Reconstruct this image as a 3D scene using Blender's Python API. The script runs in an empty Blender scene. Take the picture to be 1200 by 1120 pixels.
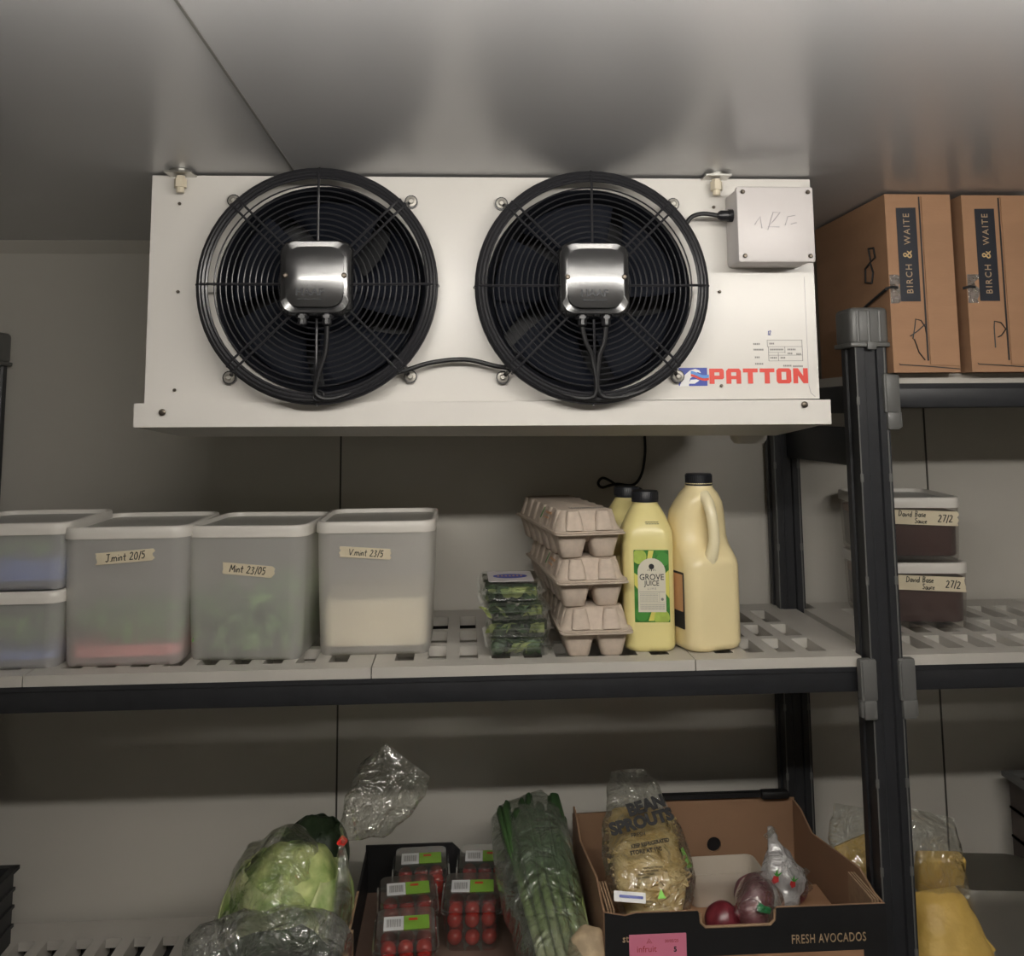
import bpy, bmesh, math, random
from mathutils import Vector, Matrix, noise
from mathutils.geometry import tessellate_polygon
R = math.radians
PI = math.pi
C = bpy.context.scene.collection
scene = bpy.context.scene

# ------------------------------------------------------------------ camera
TH, PT, RL, F, YP, EZ = .0563, .1112, .00844, 1060.0, 367.0, 1.8
fw = Vector((math.sin(TH)*math.cos(PT), math.cos(TH)*math.cos(PT), math.sin(PT)))
r0 = Vector((math.cos(TH), -math.sin(TH), 0)); u0 = r0.cross(fw)
rt = r0*math.cos(RL) - u0*math.sin(RL); up = u0*math.cos(RL) + r0*math.sin(RL)
cam = bpy.data.cameras.new('camera'); camo = bpy.data.objects.new('camera', cam); C.objects.link(camo)
m = Matrix((rt, up, -fw)).transposed().to_4x4(); m.translation = (0, 0, EZ)
camo.matrix_world = m
cam.sensor_fit = 'HORIZONTAL'; cam.sensor_width = 36; cam.lens = F/1200*36
cam.shift_y = -(560-YP)/1200; cam.clip_start = .02
scene.camera = camo


def P(x, y, Y):
    """the point of the plane at depth Y that shows at pixel (x, y)"""
    d = fw + rt*((x-600)/F) - up*((y-YP)/F)
    return d*(Y/d.y) + Vector((0, 0, EZ))


def PZ(x, y, Z):
    d = fw + rt*((x-600)/F) - up*((y-YP)/F)
    return d*((Z-EZ)/d.z) + Vector((0, 0, EZ))


# ------------------------------------------------------------------ world, exposure
w = bpy.data.worlds.new('world'); scene.world = w; w.use_nodes = True
w.node_tree.nodes['Background'].inputs[0].default_value = (.5, .5, .52, 1)
w.node_tree.nodes['Background'].inputs[1].default_value = .02
scene.view_settings.view_transform = 'Standard'
scene.view_settings.look = 'None'
scene.view_settings.gamma = 1
scene.view_settings.use_curve_mapping = False
scene.view_settings.exposure = 0.28
LAMP = 62.0          # strength of the ceiling batten's diffuser
LAMP_COL = (1.0, .955, .885)

# ------------------------------------------------------------------ materials


def lin(c):
    return tuple((v/255/12.92 if v/255 <= .04045 else ((v/255+.055)/1.055)**2.4) for v in c)


def mat(name, col, rough=.5, metal=0, spec=.5, mottle=0, mscale=8, col2=None, bump=0, bscale=60, bdist=.002, coat=0, stretch=None, sss=0):
    m = bpy.data.materials.new(name); m.use_nodes = True
    nt = m.node_tree; b = nt.nodes['Principled BSDF']
    c = lin(col) if max(col) > 1 else col
    b.inputs['Base Color'].default_value = (*c, 1)
    b.inputs['Roughness'].default_value = rough
    b.inputs['Metallic'].default_value = metal
    b.inputs['Specular IOR Level'].default_value = spec
    b.inputs['Coat Weight'].default_value = coat
    b.inputs['Coat Roughness'].default_value = .1
    if sss:
        b.inputs['Subsurface Weight'].default_value = sss
        b.inputs['Subsurface Radius'].default_value = (.02, .015, .01)
        b.inputs['Subsurface Scale'].default_value = 1
    tc = nt.nodes.new('ShaderNodeTexCoord')
    vec = tc.outputs['Object']
    if stretch:
        mp = nt.nodes.new('ShaderNodeMapping'); mp.inputs['Scale'].default_value = stretch
        nt.links.new(vec, mp.inputs['Vector']); vec = mp.outputs['Vector']
    if mottle or col2:
        n = nt.nodes.new('ShaderNodeTexNoise'); n.inputs['Scale'].default_value = mscale
        n.inputs['Detail'].default_value = 5
        nt.links.new(vec, n.inputs['Vector'])
        cr = nt.nodes.new('ShaderNodeValToRGB')
        cr.color_ramp.elements[0].position = .35; cr.color_ramp.elements[1].position = .65
        if col2:
            c2 = lin(col2) if max(col2) > 1 else col2
        else:
            c2 = tuple(v*(1-mottle) for v in c)
        cr.color_ramp.elements[0].color = (*c2, 1); cr.color_ramp.elements[1].color = (*c, 1)
        nt.links.new(n.outputs['Fac'], cr.inputs['Fac'])
        nt.links.new(cr.outputs['Color'], b.inputs['Base Color'])
    if bump:
        n = nt.nodes.new('ShaderNodeTexNoise'); n.inputs['Scale'].default_value = bscale
        n.inputs['Detail'].default_value = 3
        nt.links.new(vec, n.inputs['Vector'])
        bp = nt.nodes.new('ShaderNodeBump'); bp.inputs['Strength'].default_value = bump
        bp.inputs['Distance'].default_value = bdist
        nt.links.new(n.outputs['Fac'], bp.inputs['Height'])
        nt.links.new(bp.outputs['Normal'], b.inputs['Normal'])
    return m


def film(name, tint=(.9, .92, .9), haze=.08, gloss=.12, rough=.12, bump=.6, bscale=25, bdist=.01, stretch=None, hcol=(.75, .78, .75)):
    """thin clear or frosted plastic"""
    m = bpy.data.materials.new(name); m.use_nodes = True
    nt = m.node_tree; nt.nodes.clear(); N = nt.nodes.new; L = nt.links.new
    out = N('ShaderNodeOutputMaterial'); tr = N('ShaderNodeBsdfTransparent'); tr.inputs[0].default_value = (*tint, 1)
    df = N('ShaderNodeBsdfDiffuse'); df.inputs[0].default_value = (*hcol, 1)
    tl = N('ShaderNodeBsdfTranslucent'); tl.inputs[0].default_value = (*hcol, 1)
    gl = N('ShaderNodeBsdfGlossy'); gl.inputs['Roughness'].default_value = rough
    gl.inputs[0].default_value = (1, 1, 1, 1)
    m1 = N('ShaderNodeMixShader'); m2 = N('ShaderNodeMixShader'); m0 = N('ShaderNodeMixShader')
    m0.inputs[0].default_value = .4; L(df.outputs[0], m0.inputs[1]); L(tl.outputs[0], m0.inputs[2])
    m1.inputs[0].default_value = haze; L(tr.outputs[0], m1.inputs[1]); L(m0.outputs[0], m1.inputs[2])
    lw = N('ShaderNodeLayerWeight'); lw.inputs['Blend'].default_value = .25
    mr = N('ShaderNodeMapRange'); mr.inputs['To Min'].default_value = gloss*.35; mr.inputs['To Max'].default_value = min(1, gloss*4)
    L(lw.outputs['Facing'], mr.inputs['Value']); L(mr.outputs[0], m2.inputs[0])
    L(m1.outputs[0], m2.inputs[1]); L(gl.outputs[0], m2.inputs[2]); L(m2.outputs[0], out.inputs[0])
    if bump:
        tc = N('ShaderNodeTexCoord'); vec = tc.outputs['Object']
        if stretch:
            mp = N('ShaderNodeMapping'); mp.inputs['Scale'].default_value = stretch; L(vec, mp.inputs[0]); vec = mp.outputs[0]
        n = N('ShaderNodeTexNoise'); n.inputs['Scale'].default_value = bscale; n.inputs['Detail'].default_value = 3
        n.inputs['Distortion'].default_value = 1.2
        L(vec, n.inputs['Vector'])
        bp = N('ShaderNodeBump'); bp.inputs['Strength'].default_value = bump; bp.inputs['Distance'].default_value = bdist
        L(n.outputs['Fac'], bp.inputs['Height'])
        for s in (gl, df): L(bp.outputs['Normal'], s.inputs['Normal'])
        L(bp.outputs['Normal'], lw.inputs['Normal'])
    return m


M = {}
M['wall'] = mat('coolroom_panel', (.56, .535, .48), .34, spec=.55, mottle=.05, mscale=3, bump=.05, bscale=30, bdist=.001)
M['ceiling'] = mat('ceiling_panel', (.60, .60, .61), .26, spec=.7, mottle=.04, mscale=2, bump=.04, bscale=20, bdist=.001)
M['seam'] = mat('panel_joint', (70, 68, 62), .6)
M['seam2'] = mat('ceiling_joint', (128, 126, 122), .5)
M['floor'] = mat('floor_vinyl', (.24, .23, .22), .5, mottle=.2, mscale=10, bump=.2, bscale=120)
M['white'] = mat('white_enamel', (.655, .63, .59), .27, spec=.45, mottle=.03, mscale=6)
M['white_dim'] = mat('grey_white_enamel', (.58, .555, .51), .35)
M['tray'] = mat('drip_tray_metal', (.5, .485, .45), .4, spec=.4)
M['black'] = mat('black_plastic', (.012, .012, .014), .35)
M['wire'] = mat('black_coated_wire', (.02, .02, .023), .3, spec=.6)
M['blade'] = mat('dark_blue_blade', (.007, .009, .016), .7, spec=.2)
M['shroud'] = mat('dark_shroud', (.006, .007, .011), .5)
M['motor'] = mat('black_enamel', (.016, .016, .017), .24, spec=1.0, coat=.6)
M['rubber'] = mat('black_cable', (.010, .010, .011), .5, spec=.35)
M['chrome'] = mat('zinc_screw', (.55, .54, .5), .3, metal=1)
M['zinc'] = mat('dull_zinc', (.42, .40, .36), .5, metal=.7)
M['bronze'] = mat('dark_screw', (.12, .1, .08), .4, metal=.8)
M['nylon'] = mat('yellowed_nylon', (.62, .55, .42), .5)
M['jbox'] = mat('pale_grey_plastic', (.60, .565, .555), .4, mottle=.05, mscale=14)
M['red'] = mat('red_print', (.62, .04, .022), .4)
M['blue'] = mat('blue_print', (.02, .045, .32), .4)
M['lblue'] = mat('light_blue_print', (.08, .25, .62), .4)
M['whitep'] = mat('white_print', (.75, .75, .75), .4)
M['ink'] = mat('black_ink', (.015, .015, .016), .5)
M['greyink'] = mat('grey_ink', (.22, .21, .2), .5)
M['faintink'] = mat('faint_pen', (.42, .39, .42), .5)
M['rack'] = mat('charcoal_plastic', (.022, .023, .026), .42, spec=.4, mottle=.15, mscale=40)
M['rackedge'] = mat('worn_charcoal_edge', (.11, .11, .105), .45)
M['clamp'] = mat('grey_plastic', (.115, .115, .11), .4)
M['plate'] = mat('shelf_plastic', (.50, .475, .43), .45, mottle=.06, mscale=12)
M['frost'] = film('frosted_plastic', (.95, .95, .92), .50, .12, .26, .12, 8, .004, hcol=(.98, .96, .93))
M['clearpp'] = film('cloudy_plastic', (.97, .95, .93), .10, .10, .2, .1, 8, .004, hcol=(.6, .58, .55))
M['rim'] = mat('white_lid_plastic', (.66, .63, .58), .38)
M['lidpanel'] = film('lid_panel', (.9, .9, .87), .6, .12, .3, .1, 10, .003, hcol=(.62, .61, .58))
M['tape'] = mat('masking_tape', (.66, .58, .42), .6, mottle=.06, mscale=30)
M['pinkcloth'] = mat('pink_liner', (.80, .24, .25), .7, mottle=.15, mscale=40)
M['bluecloth'] = mat('blue_liner', (.10, .20, .62), .7, mottle=.2, mscale=30)
M['cream'] = mat('cream_filling', (.88, .80, .62), .6, mottle=.08, mscale=12)
M['leaf'] = mat('herb_leaf', (.045, .10, .03), .45, col2=(.012, .03, .010), mscale=40, spec=.4)
M['leaf2'] = mat('mint_leaf', (.26, .48, .14), .5, col2=(.10, .24, .07), mscale=30)
M['leafpale'] = mat('pale_leaf', (.38, .42, .14), .5, col2=(.2, .26, .08), mscale=30)
M['clear'] = film('clear_punnet', (.93, .95, .93), .05, .22, .07, .12, 14, .004)
M['bag'] = film('clear_bag', (.95, .96, .93), .06, .24, .07, 1.0, 22, .02, hcol=(.6, .6, .56))
M['bagdew'] = film('dewy_bag', (.9, .94, .9), .26, .24, .16, 1.0, 30, .02, stretch=(1, 1, .35), hcol=(.45, .50, .42))
M['bagthick'] = film('thick_clear_bag', (.82, .83, .8), .22, .34, .09, 1.0, 26, .025, hcol=(.75, .75, .72))
M['pulp'] = mat('egg_carton_pulp', (.54, .45, .37), .9, mottle=.1, mscale=120, bump=.35, bscale=220, bdist=.001)
M['juice'] = mat('lime_juice_bottle', (.82, .72, .32), .3, spec=.5, sss=0, mottle=.05, mscale=8)
M['juice2'] = mat('lemon_juice_jug', (.86, .73, .42), .32, spec=.5, mottle=.05, mscale=8)
M['juiceneck'] = mat('jug_plastic', (.84, .75, .50), .3)
M['cap'] = mat('black_cap', (.012, .013, .017), .35)
M['limegreen'] = mat('lime_green_print', (.05, .24, .035), .4, col2=(.02, .11, .015), mscale=60)
M['limeslice'] = mat('lime_slice_print', (.42, .55, .10), .4, mottle=.2, mscale=90)
M['yellowp'] = mat('yellow_print', (.68, .62, .14), .4)
M['paper'] = mat('paper_label', (.66, .62, .50), .5)
M['peach'] = mat('peach_label', (.62, .36, .20), .5)
M['sauce'] = mat('dark_sauce', (.055, .020, .018), .35, mottle=.1, mscale=14)
M['sauce2'] = mat('orange_brown_sauce', (.22, .07, .025), .4, mottle=.2, mscale=20)
M['card'] = mat('brown_cardboard', (.36, .20, .11), .75, mottle=.10, mscale=9, bump=.08, bscale=90, stretch=(1, 1, 4))
M['cardin'] = mat('inner_cardboard', (.30, .175, .10), .8, mottle=.1, mscale=10)
M['darkcard'] = mat('dark_brown_card', (.15, .095, .07), .7, mottle=.2, mscale=14)
M['cardblack'] = mat('black_printed_cardboard', (.010, .010, .011), .55, mottle=.2, mscale=30)
M['cardedge'] = mat('cut_cardboard_edge', (.34, .22, .13), .85, mottle=.2, mscale=80)
M['navy'] = mat('dark_print', (.012, .014, .022), .5)
M['tan'] = mat('tan_lettering', (.40, .28, .17), .5)
M['gold'] = mat('gold_lettering', (.55, .38, .18), .5)
M['pack'] = film('packing_tape', (.9, .85, .8), .2, .5, .15, 1.0, 120, .01)
M['pink'] = mat('pink_sticker', (.72, .22, .33), .5)
M['steel'] = mat('brushed_steel', (.62, .61, .58), .3, metal=1, bump=.05, bscale=60)
M['cabbage'] = mat('cabbage', (.54, .60, .24), .5, col2=(.16, .27, .06), mscale=26, spec=.3, bump=.5, bscale=26, bdist=.006, sss=0)
M['cabbagepale'] = mat('cabbage_pale_leaf', (.62, .64, .34), .5, col2=(.20, .33, .08), mscale=30, spec=.3, bump=.4, bscale=30, bdist=.006)
M['darkleaf'] = mat('dark_green_leaf', (.028, .05, .02), .5, col2=(.012, .022, .010), mscale=18, bump=.5, bscale=30, bdist=.006)
M['redtape'] = mat('red_tape', (.75, .03, .02), .4)
M['tomato'] = mat('tomato_skin', (.42, .018, .012), .22, spec=.6, mottle=.2, mscale=20)
M['tomlabel'] = mat('green_sticker', (.22, .42, .05), .5)
M['sprout'] = mat('bean_sprouts', (.66, .52, .27), .45, col2=(.50, .34, .12), mscale=60)
M['onionskin'] = mat('red_onion', (.16, .018, .028), .3, mottle=.3, mscale=25, stretch=(4, 4, .6))
M['mauve'] = mat('mauve_onion', (.22, .07, .09), .4, mottle=.3, mscale=30)
M['yellowbag'] = mat('yellow_filling', (.66, .45, .12), .5, col2=(.52, .34, .08), mscale=14, bump=.5, bscale=30, bdist=.01)
M['tubwhite'] = mat('milky_plastic_tub', (.52, .46, .38), .4)
M['clipgreen'] = mat('green_clip', (.01, .28, .09), .35)
M['radish'] = mat('radish_print', (.42, .03, .03), .5)
M['greenp'] = mat('green_print', (.06, .26, .04), .5)
M['brightgreen'] = mat('bright_green_print', (.22, .62, .06), .5)
M['bagwhite'] = film('white_printed_bag', (.9, .9, .9), .75, .25, .15, .8, 30, .02, hcol=(.62, .61, .60))
M['crate'] = mat('dark_crate', (.03, .03, .032), .5, mottle=.2, mscale=20)
M['browncrate'] = mat('dark_brown_crate', (.05, .035, .03), .5, mottle=.2, mscale=20)
M['root'] = mat('onion_roots', (.50, .38, .24), .7, mottle=.3, mscale=60)


def stalk_mat():
    m = mat('spring_onion', (.1, .2, .05), .4, spec=.4)
    nt = m.node_tree; b = nt.nodes['Principled BSDF']
    tc = nt.nodes.new('ShaderNodeTexCoord'); sp = nt.nodes.new('ShaderNodeSeparateXYZ')
    mr = nt.nodes.new('ShaderNodeMapRange'); mr.inputs['From Max'].default_value = .40
    cr = nt.nodes.new('ShaderNodeValToRGB'); e = cr.color_ramp.elements
    e[0].color = (.55, .55, .36, 1); e[0].position = .05
    e[1].color = (.025, .055, .02, 1); e[1].position = .75
    a = e.new(.25); a.color = (.28, .38, .12, 1)
    a = e.new(.42); a.color = (.07, .14, .045, 1)
    nt.links.new(tc.outputs['Object'], sp.inputs[0]); nt.links.new(sp.outputs['Z'], mr.inputs['Value'])
    nt.links.new(mr.outputs[0], cr.inputs[0]); nt.links.new(cr.outputs[0], b.inputs['Base Color'])
    return m


M['stalk'] = stalk_mat()

# ------------------------------------------------------------------ mesh builder


def T(x=0, y=0, z=0, rx=0, ry=0, rz=0, s=1):
    return Matrix.Translation((x, y, z)) @ Matrix.Rotation(rz, 4, 'Z') @ Matrix.Rotation(ry, 4, 'Y') @ Matrix.Rotation(rx, 4, 'X') @ Matrix.Scale(s, 4)


FRONT = Matrix.Rotation(PI/2, 4, 'X')       # local x,y -> world x,z, facing -Y


def rr(w, h, r, n=4, cx=0, cy=0):
    p = []
    r = min(r, w/2-1e-5, h/2-1e-5)
    for qx, qy, a in ((1, 1, 0), (-1, 1, 90), (-1, -1, 180), (1, -1, 270)):
        for i in range(n+1):
            t = R(a+90*i/n)
            p.append((cx+qx*(w/2-r)+r*math.cos(t), cy+qy*(h/2-r)+r*math.sin(t)))
    return p


def circ(r, n=24, cx=0, cy=0, a0=0):
    return [(cx+r*math.cos(a0+2*PI*i/n), cy+r*math.sin(a0+2*PI*i/n)) for i in range(n)]


class MB:
    def __init__(s): s.v = []; s.f = []

    def add(s, vs, fs, M4=None):
        o = len(s.v)
        s.v += [(M4 @ Vector(p)) if M4 else Vector(p) for p in vs]
        s.f += [tuple(i+o for i in f) for f in fs]
        return s

    def box(s, x0, x1, y0, y1, z0, z1, M4=None):
        vs = [(x, y, z) for z in (z0, z1) for y in (y0, y1) for x in (x0, x1)]
        return s.add(vs, [(0, 2, 3, 1), (4, 5, 7, 6), (0, 1, 5, 4), (2, 6, 7, 3), (0, 4, 6, 2), (1, 3, 7, 5)], M4)

    def rbox(s, x0, x1, y0, y1, z0, z1, b=.003, M4=None, n=2):
        """box with bevelled edges"""
        bm = bmesh.new()
        bmesh.ops.create_cube(bm, size=1, matrix=Matrix.Translation(((x0+x1)/2, (y0+y1)/2, (z0+z1)/2)) @ Matrix.Diagonal((x1-x0, y1-y0, z1-z0, 1)))
        bmesh.ops.bevel(bm, geom=bm.edges[:], offset=b, segments=n, affect='EDGES', profile=.5)
        bm.verts.index_update()
        vs = [v.co.copy() for v in bm.verts]; fs = [[v.index for v in f.verts] for f in bm.faces]
        bm.free()
        return s.add(vs, fs, M4)

    def loft(s, secs, cap0=True, cap1=True, closed=True, M4=None):
        n = len(secs[0]); vs = [p for sec in secs for p in sec]; fs = []
        for i in range(len(secs)-1):
            for j in range(n if closed else n-1):
                k = (j+1) % n
                fs.append((i*n+j, i*n+k, (i+1)*n+k, (i+1)*n+j))
        if cap0: fs.append(tuple(range(n-1, -1, -1)))
        if cap1: fs.append(tuple(range((len(secs)-1)*n, len(secs)*n)))
        return s.add(vs, fs, M4)

    def prism(s, loops, z0, z1, M4=None):
        """flat plate with holes: loops[0] the outline, the rest holes"""
        if isinstance(loops[0][0], (int, float)): loops = [loops]
        flat = [p for l in loops for p in l]; n = len(flat)
        tris = tessellate_polygon([[Vector((p[0], p[1], 0)) for p in l] for l in loops])
        vs = [(p[0], p[1], z0) for p in flat]+[(p[0], p[1], z1) for p in flat]
        fs = []
        for t in tris:
            a, b, c = t
            ar = (flat[b][0]-flat[a][0])*(flat[c][1]-flat[a][1])-(flat[c][0]-flat[a][0])*(flat[b][1]-flat[a][1])
            if ar < 0: a, b, c = a, c, b
            fs.append((a+n, b+n, c+n)); fs.append((a, c, b))
        o = 0
        for li, l in enumerate(loops):
            k = len(l)
            sa = sum(l[i][0]*l[(i+1) % k][1]-l[(i+1) % k][0]*l[i][1] for i in range(k))
            ccw = sa > 0
            for i in range(k):
                j = (i+1) % k
                q = (o+i, o+j, o+j+n, o+i+n)
                if (li == 0) != ccw: q = q[::-1]
                fs.append(q)
            o += k
        return s.add(vs, fs, M4)

    def tube(s, path, r, n=8, closed=False, M4=None, cap=True, sc=(1, 1)):
        path = [Vector(p) for p in path]; m = len(path)
        rad = r if isinstance(r, (list, tuple)) else [r]*m
        secs = []; up_ = None
        for i, p in enumerate(path):
            if closed: t = path[(i+1) % m]-path[i-1]
            else: t = path[min(i+1, m-1)]-path[max(i-1, 0)]
            if t.length < 1e-9: t = Vector((0, 0, 1))
            t.normalize()
            if up_ is None:
                up_ = Vector((0, 0, 1)) if abs(t.z) < .9 else Vector((1, 0, 0))
            a = t.cross(up_)
            if a.length < 1e-6: a = t.cross(Vector((0, 1, 0)))
            a.normalize(); b = a.cross(t).normalized(); up_ = b
            secs.append([p+a*(rad[i]*sc[0]*math.cos(2*PI*j/n))+b*(rad[i]*sc[1]*math.sin(2*PI*j/n)) for j in range(n)])
        if closed:
            vs = [q for sec in secs for q in sec]; fs = []
            for i in range(m):
                for j in range(n):
                    k = (j+1) % n; i2 = (i+1) % m
                    fs.append((i*n+j, i2*n+j, i2*n+k, i*n+k))
            return s.add(vs, fs, M4)
        vs = [q for sec in secs for q in sec]; fs = []
        for i in range(m-1):
            for j in range(n):
                k = (j+1) % n
                fs.append((i*n+j, (i+1)*n+j, (i+1)*n+k, i*n+k))
        if cap: fs.append(tuple(range(n))); fs.append(tuple(range(m*n-1, (m-1)*n-1, -1)))
        return s.add(vs, fs, M4)

    def lathe(s, prof, n=24, M4=None):
        secs = [[(r*math.cos(2*PI*j/n), r*math.sin(2*PI*j/n), z) for j in range(n)] for r, z in prof]
        return s.loft(secs, True, True, True, M4)

    def grid(s, fn, nu, nv, M4=None, wrap=False):
        vs = [fn(i/(nu-1), j/(nv-1)) for i in range(nu) for j in range(nv)]
        fs = [(i*nv+j, i*nv+j+1, (i+1)*nv+j+1, (i+1)*nv+j) for i in range(nu-1) for j in range(nv-1)]
        return s.add(vs, fs, M4)


def obj(name, mb, m, parent=None, ang=35, smooth=True, solid=0):
    me = bpy.data.meshes.new(name)
    me.from_pydata([tuple(v) for v in mb.v], [], mb.f); me.validate(); me.update()
    bm = bmesh.new(); bm.from_mesh(me)
    bmesh.ops.recalc_face_normals(bm, faces=bm.faces[:]) if ang != 999 else None
    bm.to_mesh(me); bm.free()
    if smooth:
        me.shade_smooth(); me.set_sharp_from_angle(angle=R(ang))
    me.materials.append(M[m] if isinstance(m, str) else m)
    o = bpy.data.objects.new(name, me); C.objects.link(o)
    if parent: o.parent = parent
    if solid:
        md = o.modifiers.new('thickness', 'SOLIDIFY'); md.thickness = solid; md.offset = 0
    return o


def tag(o, label, cat, group=None, kind=None):
    o['label'] = label; o['category'] = cat
    if group: o['group'] = group
    if kind: o['kind'] = kind
    return o


def thing(name, label, cat, loc=(0, 0, 0), rz=0, group=None):
    o = bpy.data.objects.new(name, None); C.objects.link(o); o.empty_display_size = .05
    o.location = loc; o.rotation_euler = (0, 0, rz)
    return tag(o, label, cat, group)


def struct(name, mb, m, **k):
    o = obj(name, mb, m, **k); o['kind'] = 'structure'; return o


def kids(o): return [c for c in bpy.data.objects if c.parent == o]


def dup(root, loc, rz=0, label=None, group=None, name=None):
    r = root.copy(); C.objects.link(r); r.location = loc; r.rotation_euler = (0, 0, rz)
    if label: r['label'] = label
    if group: r['group'] = group
    for ch in kids(root):
        c = ch.copy(); C.objects.link(c); c.parent = r
        for g in kids(ch):
            d = g.copy(); C.objects.link(d); d.parent = c
    return r


def text(s, size, m, parent, M4, name='lettering', xs=1, bold=0, align='CENTER', sp=1, depth=.0004):
    cu = bpy.data.curves.new('t', 'FONT'); cu.body = s; cu.size = size; cu.align_x = align; cu.align_y = 'CENTER'
    cu.offset = bold; cu.extrude = depth; cu.space_character = sp; cu.resolution_u = 3
    o = bpy.data.objects.new('t', cu)
    C.objects.link(o)
    me = bpy.data.meshes.new_from_object(o)
    bpy.data.objects.remove(o); bpy.data.curves.remove(cu)
    me.name = name
    me.transform(M4 @ Matrix.Diagonal((xs, 1, 1, 1)))
    me.materials.clear(); me.materials.append(M[m])
    ob = bpy.data.objects.new(name, me); C.objects.link(ob); ob.parent = parent
    return ob


GL = {'J': (.6, [[(.1, 1), (.6, 1)], [(.4, 1), (.4, .15), (.25, 0), (.05, .1)]]), '.': (.25, [[(.1, 0), (.12, .06)]]),
      'm': (.8, [[(.05, 0), (.08, .55)], [(.08, .4), (.25, .55), (.36, .45), (.36, 0)], [(.36, .4), (.52, .56), (.66, .45), (.68, 0)]]),
      'i': (.25, [[(.1, .5), (.1, 0)], [(.1, .75), (.12, .8)]]), 'n': (.5, [[(.05, .5), (.06, 0)], [(.06, .35), (.2, .55), (.35, .45), (.37, 0)]]),
      't': (.45, [[(.2, .95), (.2, .1), (.35, 0)], [(0, .6), (.4, .62)]]), 'M': (.8, [[(.05, 0), (.12, 1), (.38, .3), (.62, 1), (.7, 0)]]),
      'V': (.65, [[(0, 1), (.28, 0), (.6, 1)]]), '2': (.6, [[(.05, .8), (.22, 1), (.42, .85), (.35, .5), (.03, 0), (.5, .02)]]),
      '0': (.6, [[(.25, 1), (.05, .6), (.1, .1), (.3, 0), (.48, .4), (.4, .9), (.25, 1)]]), '/': (.4, [[(.3, 1.1), (.08, -.1)]]),
      '5': (.6, [[(.45, 1), (.12, .97), (.1, .58), (.35, .6), (.44, .3), (.3, .02), (.05, .05)]]),
      '3': (.6, [[(.05, .9), (.3, 1), (.4, .8), (.2, .55), (.42, .35), (.3, .02), (.03, .08)]]), '7': (.55, [[(.03, .98), (.48, 1), (.2, 0)]]),
      'D': (.65, [[(.08, 0), (.08, 1), (.4, .85), (.52, .5), (.4, .12), (.08, 0)]]), 'a': (.5, [[(.38, .5), (.15, .52), (.05, .2), (.2, 0), (.36, .2), (.38, .5), (.42, 0)]]),
      'v': (.45, [[(.02, .5), (.18, 0), (.38, .52)]]), 'd': (.5, [[(.36, .4), (.15, .5), (.05, .2), (.2, 0), (.37, .15), (.38, 1), (.4, 0)]]),
      'B': (.6, [[(.08, 0), (.08, 1), (.4, .9), (.35, .6), (.08, .52), (.45, .4), (.4, .1), (.08, 0)]]), 's': (.4, [[(.33, .5), (.1, .5), (.08, .3), (.3, .22), (.28, .02), (.04, .03)]]),
      'e': (.45, [[(.05, .28), (.36, .32), (.25, .53), (.07, .4), (.08, .1), (.36, .05)]]), 'S': (.55, [[(.45, .9), (.2, 1), (.08, .75), (.42, .35), (.3, 0), (.03, .1)]]),
      'u': (.5, [[(.05, .5), (.08, .05), (.3, .05), (.36, .5), (.38, 0)]]), 'c': (.4, [[(.33, .45), (.1, .45), (.06, .1), (.33, .05)]]),
      'l': (.25, [[(.1, 1), (.1, 0)]]), ' ': (.45, []), '1': (.3, [[(.05, .8), (.15, 1), (.15, 0)]]), '4': (.5, [[(.3, 1), (.05, .4), (.45, .4)], [(.35, .7), (.33, 0)]])}


def hand(s, h, M4, parent, m='ink', r=None, name='handwriting', seed=1):
    """handwriting as fine pen strokes, centred"""
    rnd = random.Random(seed); mb = MB(); r = r or h*.068
    W = sum(GL[c][0] for c in s); x = -W/2
    for c in s:
        w_, st = GL[c]; dy = rnd.uniform(-.05, .05)
        for l in st:
            q = [((x+px+py*.12)*h, (py-.45+dy)*h, 0) for px, py in l]; fine = [q[0]]
            for a_, b_ in zip(q[:-1], q[1:]): fine += [tuple(a_[i]+(b_[i]-a_[i])*t for i in range(3)) for t in (.12, .5, .88, 1)]
            mb.tube(fine, r, 5, M4=M4)
        x += w_
    return obj(name, mb, m, parent)


def strokes(lines, r, M4, parent, m='ink', name='handwriting'):
    mb = MB()
    for l in lines: mb.tube([(a, b, 0) for a, b in l], r, 5, M4=M4)
    return obj(name, mb, m, parent)


def nz(p, sc, amp, seed=0):
    q = Vector(p)*sc + Vector((seed*7.3, seed*3.1, seed*5.7))
    return noise.noise(q)*amp


# ------------------------------------------------------------------ room shell
CZ = 2.1345; WY = 1.752
XL, XR, YF = -1.62, 2.25, -1.7
struct('wall_back', MB().box(XL-.05, XR+.05, WY, WY+.08, 0, CZ), 'wall')
struct('wall_left', MB().box(XL-.08, XL, YF, WY, 0, CZ), 'wall')
struct('wall_right', MB().box(XR, XR+.08, YF, WY, 0, CZ), 'wall')
struct('wall_front', MB().box(XL-.05, XR+.05, YF-.08, YF, 0, CZ), 'wall')
struct('ceiling', MB().box(XL-.1, XR+.1, YF-.1, WY+.1, CZ, CZ+.08), 'ceiling')
struct('floor', MB().box(XL-.1, XR+.1, YF-.1, WY+.1, -.08, 0), 'floor')
for i, x in enumerate((-1.37, -.229, .912, 2.053)):
    struct('trim_%d' % (i+1), MB().box(x-.0016, x+.0016, WY-.0012, WY+.001, .02, CZ-.002), 'seam')
    struct('trim_%d' % (i+5), MB().box(x-.0014, x+.0014, YF+.002, WY-.02, CZ-.0012, CZ+.001), 'seam2')
sec = [(0, 0), (-.022, 0), (-.018, -.006), (-.008, -.012), (-.003, -.02), (0, -.022)]
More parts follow.
